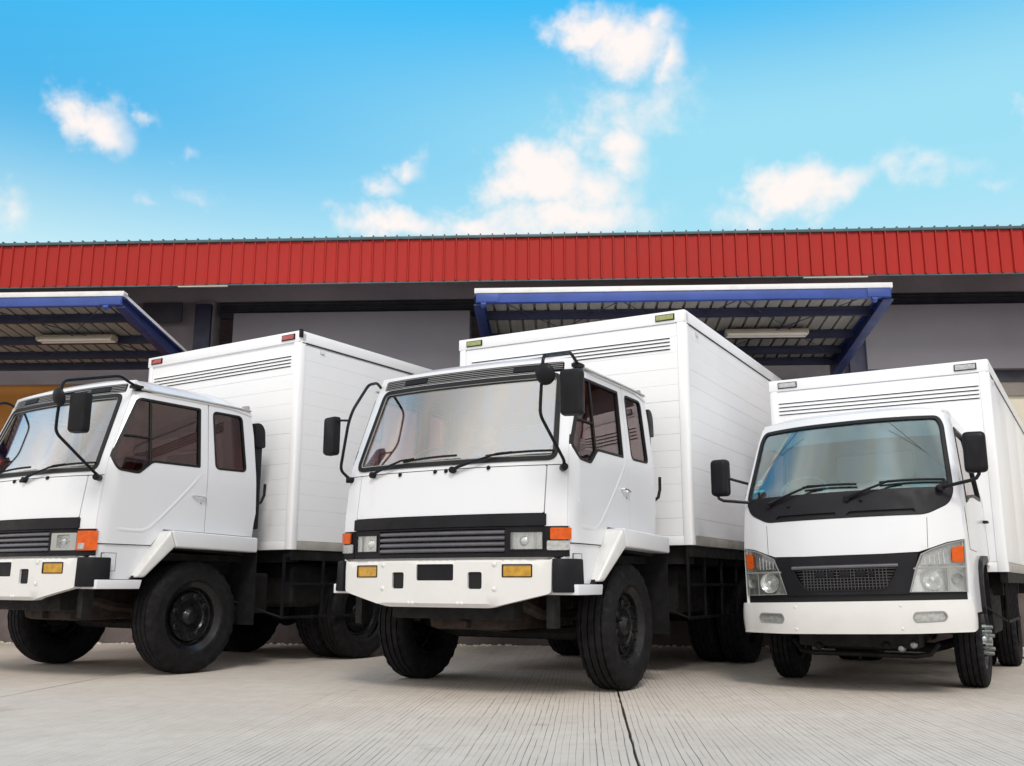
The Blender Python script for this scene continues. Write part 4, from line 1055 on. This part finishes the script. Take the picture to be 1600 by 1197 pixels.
        for k in range(5):
            x = .58+k*.032; MB().tube([(sg*x, fy3(x, .95)+.026, .948), (sg*x, fy3(x, 1.03)+.026, 1.0+.012*k)], .003, 4).build('lens_rib', 'chrome', lamp)
        cx, cz = .615, .838
        MB().lathe([(.001, .03), (.03, .028), (.055, .018), (.075, .0), (.078, -.006)], 'y', (sg*cx, fy3(cx, cz)+.012, cz), 28).build('lamp_bowl', 'chrome', lamp)
        MB().lathe([(.001, -.02), (.018, -.015), (.022, 0), (.02, .03)], 'y', (sg*cx, fy3(cx, cz)+.02, cz), 16).build('bulb_cap', 'reflector', lamp)
        cx, cz = .785, .84
        MB().lathe([(.001, .02), (.02, .016), (.036, .0), (.04, -.004)], 'y', (sg*cx, fy3(cx, cz)+.015, cz), 20).build('lamp_bowl', 'grey_bezel', lamp)
    # bumper, wrapped round the corners
    b3 = lambda x: -1.185+.215*(abs(x)/.82)**2.6
    def wrapb(u, z, off=0):
        s = 1 if u > 0 else -1; a = abs(u)
        bul = .012*math.cos((z-.568)/.125*1.4)
        if a <= .82: return (u, b3(u)-off-bul, z)
        e = a-.82; q = min(1, e/.075)*math.pi/2
        return (s*(.82+(.048+off+bul)*math.sin(q)), b3(.82)+.048-(.048+off+bul)*math.cos(q)+max(0, e-.075), z)
    bl = [(-1.02, .47), (-.86, .452), (-.5, .445), (.5, .445), (.86, .452), (1.02, .47), (1.02, .685), (-1.02, .685)]
    bl = rounded(bl, .012, 3)
    fogs = [rounded([(s*.492, .522), (s*.69, .530), (s*.712, .568), (s*.69, .608), (s*.492, .602), (s*.474, .562)], .022, 4) for s in (-1, 1)]
    def bth(p): return (0, .05, 0) if abs(p[0]) < .86 else ((-.04 if p[0] > 0 else .04), 0.01, 0)
    bm = surf(bl, fogs, wrapb, bth, .05).build('bumper', 'white_bumper', root, sharp=50)
    vs = []; us = [-1.0+2.0*i/40 for i in range(41)]
    for u in us:
        x, y, z = wrapb(u, .68); vs += [(x, y+.003, .684), (x*(.94), y+.12, .684)]
    MB().add(vs, [(2*i, 2*i+2, 2*i+3, 2*i+1) for i in range(40)]).build('bumper_top', 'white_bumper', bm)
    MB().box(-.8, .8, -.98, -.86, .47, .66).build('bumper_back', 'chassis', bm)
    for s, f_ in zip((-1, 1), fogs):
        fl = surf(shrink(f_, .0005), [shrink(f_, .009)], lambda x, z: (wrapb(x, z)[0], wrapb(x, z)[1]-.003, z), (0, .04, 0), .04).build('fog_lamp', 'grey_bezel', bm)
        surf(shrink(f_, .007), [], lambda x, z: (wrapb(x, z)[0], wrapb(x, z)[1]+.010, z), (0, .01, 0), .04).build('fog_lens', 'clear_lens_grey', bm)
    bolt = MB().lathe([(.001, -.010), (.008, -.009), (.014, -.004), (.020, -.001), (.022, .0)], 'y', n=14)
    for x in (-.38, .40):
        for z in (.648, .482):
            k = MB(); k.add([(px*.6+x, py*.5+wrapb(x, z)[1], pz*.6+z) for px, py, pz in bolt.v], bolt.f); k.build('bolt', 'white_bumper', bm)
    # sides
    for sg in (-1, 1):
        yef = lambda z: interp(z, Y3)+.006
        zs = [.585, .8, 1.0, 1.2, 1.4, 1.54, 1.7, 1.85, 2.0, 2.15, 2.2]
        ol = [(yef(z), z) for z in zs]+[(.66, 2.2), (.74, 1.6), (.76, .955), (.50, .955), (.38, .99), (-.05, 1.0), (-.25, .96), (-.37, .84), (-.42, .585)]
        wn = rounded([(-.60, 1.435), (-.36, 1.49), (-.02, 1.52), (.50, 1.52), (.46, 2.07), (-.30, 2.07), (-.56, 1.60)], [.02, .05, .05, .05, .06, .04, .05], 4)
        d = surf(ol, [wn], sd3(sg, .002), lambda p: (-sg*.03, 0, 0), .07).build('door', W, root, sharp=40)
        surf(shrink(wn, .006), [], sd3(sg, -.012), lambda p: (-sg*.005, 0, 0), .1).build('door_window', 'door_glass', d)
        surf(shrink(wn, -.012), [shrink(wn, .012)], sd3(sg, .008), lambda p: (-sg*.03, 0, 0), .06).build('window_seal', 'black_plastic', d)
        sm = MB()
        for path in ([(-.66, 2.12), (-.70, 1.6), (-.74, 1.3), (-.72, 1.06)], [(.60, 2.12), (.64, 1.5), (.62, 1.0)], [(-.72, 1.06), (-.3, 1.05)]):
            MB().tube([(sg*(sx3(y, z)+.002), y, z) for y, z in path], .0025, 4).build('door_seam', 'rubber_seal', d)
        pass
        X = .875
        MB().tube([(sg*X, .45, 1.33), (sg*(X+.03), .47, 1.33), (sg*(X+.03), .56, 1.33), (sg*X, .58, 1.33)], .012, 6).build('handle', 'black_plastic', d)
        ar = [(-.42, .60), (-.385, .80), (-.33, .905), (-.24, .965), (-.05, 1.005), (.2, 1.008)]
        am = MB().prism([(y-.0, z+.02) for y, z in ar]+[(y+.035, z-.035) for y, z in reversed(ar)], 'x', sg*.70, sg*.905); am.build('arch_trim', 'black_plastic', root, bevel=.006)
        MB().box(sg*.60 if sg > 0 else -.86, sg*.86 if sg > 0 else -.60, .48, .50, .35, .98).build('mud_flap', 'rubber', root)
        MB().box(min(sg*.5, sg*.85), max(sg*.5, sg*.85), -.45, .5, .96, .985).build('wheel_arch_liner', 'chassis', root)
    # roof, back, interior
    vs = []; fs = []; NX, NY = 20, 12
    for j in range(NY+1):
        for i in range(NX+1):
            x = -1+2*i/NX; k = abs(x); yf = fy3(x*.725, 2.23); y = yf+(.66-yf)*j/NY; tt = min(1, (y-yf)/.25)
            vs.append((x*(.725+.065*min(1, (y-yf)/.1)), y, 2.235+.055*(1-(1-tt)**2)*(1-k**5)-.035*k**5*tt))
    for j in range(NY):
        for i in range(NX): a = j*(NX+1)+i; fs.append((a, a+1, a+NX+2, a+NX+1))
    n = len(vs); rf = MB().add(vs, fs); rf.add([(x, y, z-.02) for x, y, z in vs], [tuple(reversed(f)) for f in fs])
    bd = [i for i in range(NX+1)]+[(j+1)*(NX+1)-1 for j in range(1, NY+1)]+[NY*(NX+1)+i for i in range(NX-1, -1, -1)]+[j*(NX+1) for j in range(NY-1, 0, -1)]
    rf.f += [(bd[i], bd[(i+1) % len(bd)], n+bd[(i+1) % len(bd)], n+bd[i]) for i in range(len(bd))]
    ro = rf.build('roof', W, root, sharp=50)
    MB().box(-.74, .74, -.36, .56, 2.19, 2.205).build('headliner', 'cab_lining', ro)
    rh = rounded([(-.36, 1.76), (.36, 1.76), (.36, 2.04), (-.36, 2.04)], .06, 5)
    bw = surf([(-.86, .95), (.86, .95), (.86, 1.6), (.77, 2.23), (-.77, 2.23), (-.86, 1.6)], [rh], lambda x, z: (x, .58, z), (0, .03, 0), .2).build('back_wall', 'cab_lining', root)
    surf(shrink(rh, -.002), [], lambda x, z: (x, .588, z), (0, .004, 0), .2).build('rear_window', 'pale_pane', bw)
    surf(rh, [shrink(rh, .018)], lambda x, z: (x, .57, z), (0, .02, 0), .1).build('window_seal', 'grey_bezel', bw)
    MB().box(-.78, .78, -.70, .58, .93, .97).build('cab_floor', 'chassis', root)
    MB().prism([(-.75, 1.15), (-.45, 1.15), (-.40, 1.42), (-.48, 1.52), (-.75, 1.53)], 'x', -.76, .76).build('dashboard', 'dashboard', root, bevel=.02)
    surf([(.02, 1.531), (.22, 1.531), (.22, 1.60), (.02, 1.60)], [], lambda x, z: (x, -.72+(z-1.531)*2, 1.545+(z-1.531)*.3), (0, 0, .002), .1).build('paper_sheet', 'sticker_white', root)
    sw = MB(); c0 = Vector((-.40, -.52, 1.60))
    sw.tube([c0+Vector((math.cos(a)*.20, math.sin(a)*.11, math.sin(a)*.14)) for a in [2*math.pi*k/24 for k in range(25)]], .013, 6); sw.tube([c0, c0+Vector((0, -.25, -.2))], .02, 8)
    sw.build('steering_wheel', 'seat_dark', root)
    for cx in (-.42, .42):
        se = MB().box(cx-.24, cx+.24, -.28, .22, 1.12, 1.27).build('seat', 'seat_dark', root, bevel=.04)
        MB().prism([(.20, 1.24), (.33, 1.24), (.42, 1.74), (.33, 1.74)], 'x', cx-.23, cx+.23).build('backrest', 'seat_dark', se, bevel=.04)
    # wipers
    def on(x, z, o): return (x, fy3(x, z)-o, z)
    for (px, pz), (ex, ez), (b0, bz0), (b1, bz1) in (((-.60, 1.475), (-.25, 1.605), (-.30, 1.598), (.13, 1.595)), ((.055, 1.482), (.37, 1.600), (.30, 1.595), (.76, 1.598))):
        wo = MB().tube([on(px, pz, .02), on(px+.06, pz+.022, .035), on((px+ex)/2, (pz+ez)/2, .045), on(ex, ez, .04), on(ex+.1, ez, .03)], .01, 6, rr=[.018, .014, .010, .009, .006]).build('wiper', 'black_plastic', root)
        MB().tube([on(b0+(b1-b0)*i/8, bz0+(bz1-bz0)*i/8+.008*math.sin(math.pi*i/8), .016) for i in range(9)], .010, 6).build('wiper_blade', 'rubber_seal', wo)
        MB().cyl(on(px, pz, -.02), on(px, pz, .035), .026, 12).build('pivot', 'black_plastic', wo, bevel=.004)
    # mirrors
    def head(cx, cy, cz, w, h, d, yawm, parent):
        o = rounded([(-w/2, -h/2), (w/2, -h/2), (w/2, h/2), (-w/2, h/2)], .042, 6); m = MB(); q = len(o)
        sec = [(-d*.5, .60), (-d*.42, .84), (-d*.25, .96), (d*.1, 1.), (d*.5, .98)]
        vs = [(x*k, y, z*(1-(1-k)*.6)) for y, k in sec for x, z in o]
        fs = [(a*q+i, a*q+(i+1) % q, (a+1)*q+(i+1) % q, (a+1)*q+i) for a in range(4) for i in range(q)]+[tuple(range(q)), tuple(4*q+i for i in range(q-1, -1, -1))]
        c, s = math.cos(yawm), math.sin(yawm)
        m.add([(cx+c*x-s*y, cy+s*x+c*y, cz+z) for x, y, z in vs], fs); m.build('mirror_head', 'black_plastic', parent, sharp=50)
        MB().add([(cx+c*x*.9-s*(d*.5+.003), cy+s*x*.9+c*(d*.5+.003), cz+z*.92) for x, z in o], [tuple(range(q))]).build('mirror_face', 'mirror_glass', parent)
    MB.TF, keepTF = None, MB.TF
    mr = MB().tube([(.70, -.87, 1.548), (.76, -.90, 1.555), (.85, -.92, 1.572), (.93, -.92, 1.588), (.975, -.91, 1.605), (.995, -.90, 1.635), (1.0, -.90, 1.70)], .014, 8).build('mirror', 'black_plastic', root)
    head(.982, -.90, 1.805, .165, .315, .09, .15, mr)
    mb = MB().cyl((.70, -.85, 1.545), (.725, -.90, 1.550), .03, 12); mb.build('mount', 'black_plastic', mr, bevel=.005)
    ml = MB().tube([(-.82, -.83, 1.497), (-.93, -.88, 1.508), (-1.01, -.90, 1.515), (-1.05, -.90, 1.535), (-1.065, -.90, 1.58), (-1.065, -.90, 1.65)], .013, 8).build('mirror', 'black_plastic', root)
    MB().tube([(-.82, -.80, 1.66), (-.90, -.85, 1.685), (-.99, -.88, 1.715)], .012, 8).build('upper_arm', 'black_plastic', ml)
    head(-1.04, -.89, 1.715, .155, .32, .09, -.15, ml)
    # chassis
    for sg in (-1, 1):
        MB().box(sg*.36-.03, sg*.36+.03, -.85, 5.0, .52, .72).build('chassis_rail', 'chassis', root)
        MB().tube([(sg*.40, -.75, .52), (sg*.40, 0, .38), (sg*.40, .6, .55)], .035, 6).build('leaf_spring', 'chassis', root)
        MB().box(sg*.97-.03, sg*.97+.03, .66, 5.1, .83, .925).build('side_bearer', 'chassis', root)
    MB().tube([(-.68, 0, .37), (-.45, 0, .30), (.45, 0, .30), (.68, 0, .37)], .04, 8).build('front_axle', 'chassis', root)
    MB().box(-.3, .3, -.6, .6, .30, .9).build('engine', 'chassis', root, bevel=.05)
    un = MB(); un.tube([(-.56, -.55, .36), (-.50, -.58, .28), (-.40, -.6, .265), (.40, -.6, .265), (.50, -.58, .28), (.56, -.55, .36)], .022, 8); un.build('front_stabiliser', 'chassis', root)
    MB().box(-.46, .46, -.80, -.55, .33, .60).build('radiator', 'chassis', root, bevel=.02)
    for x, z in ((-.30, .33), (.22, .35), (.33, .33), (.42, .36)):
        MB().lathe([(.001, -.02), (.02, -.016), (.028, 0), (.028, .05)], 'y', (x, -.82, z), 14).build('shackle', 'hub_steel' if x > .3 else 'chassis', root)
    MB().cyl((-.7, 2.45, .37), (.7, 2.45, .37), .07, 12).build('rear_axle', 'chassis', root)
    MB().lathe([(.001, -.16), (.11, -.12), (.15, 0), (.11, .12), (.001, .16)], 'x', (0, 2.45, .36), 20).build('differential', 'chassis', root)
    for yy in (.9, 1.7, 2.6, 3.5, 4.4): MB().box(-.93, .93, yy, yy+.08, .72, .93).build('cross_member', 'chassis', root)
    MB().box(.45, .85, .75, 1.55, .38, .80).build('fuel_tank', 'chassis', root, bevel=.05)
    MB().box(-.85, -.45, .75, 1.4, .38, .80).build('battery_box', 'chassis', root, bevel=.02)
    g = MB(); x = .97
    g.box(x-.012, x+.012, .62, 1.9, .49, .515); g.box(x-.012, x+.012, .62, 1.9, .83, .855)
    g.cyl((x, .62, .50), (x-.18, .35, .66), .008, 6)
    for k in range(9): y = .70+k*.14; g.box(x-.006, x+.006, y-.008, y+.008, .5, .84)
    g.build('side_guard', 'black_plastic', root)
    wheel(root, .742, 0, 'B'); wheel(root, -.742, 0, 'B')
    wheel(root, .80, 2.5, 'B', 'rear_wheel', dual=True); wheel(root, -.80, 2.5, 'B', 'rear_wheel', dual=True)
    cargo_box(root, 1.013, .63, 5.1, .925, 2.838, .16, (.915, (2.600, 2.562, 2.524, 2.487)), (.82, 'marker_clear'), planks=False)
    return root
light_truck('box_truck', 'smaller white box truck at the right with rounded clear headlamps and mesh grille', (3.154, 8.593), .5451, 'parked white box trucks')

# a cable lying on the concrete beside the right truck
cb = MB().tube([(5.6+.25*i, 11.2+.18*math.sin(i*.9)-.05*i, .012) for i in range(9)], .010, 6)
tag(cb.build('cable', 'rubber_seal'), 'thin black cable lying on the concrete beside the right truck', 'cable')
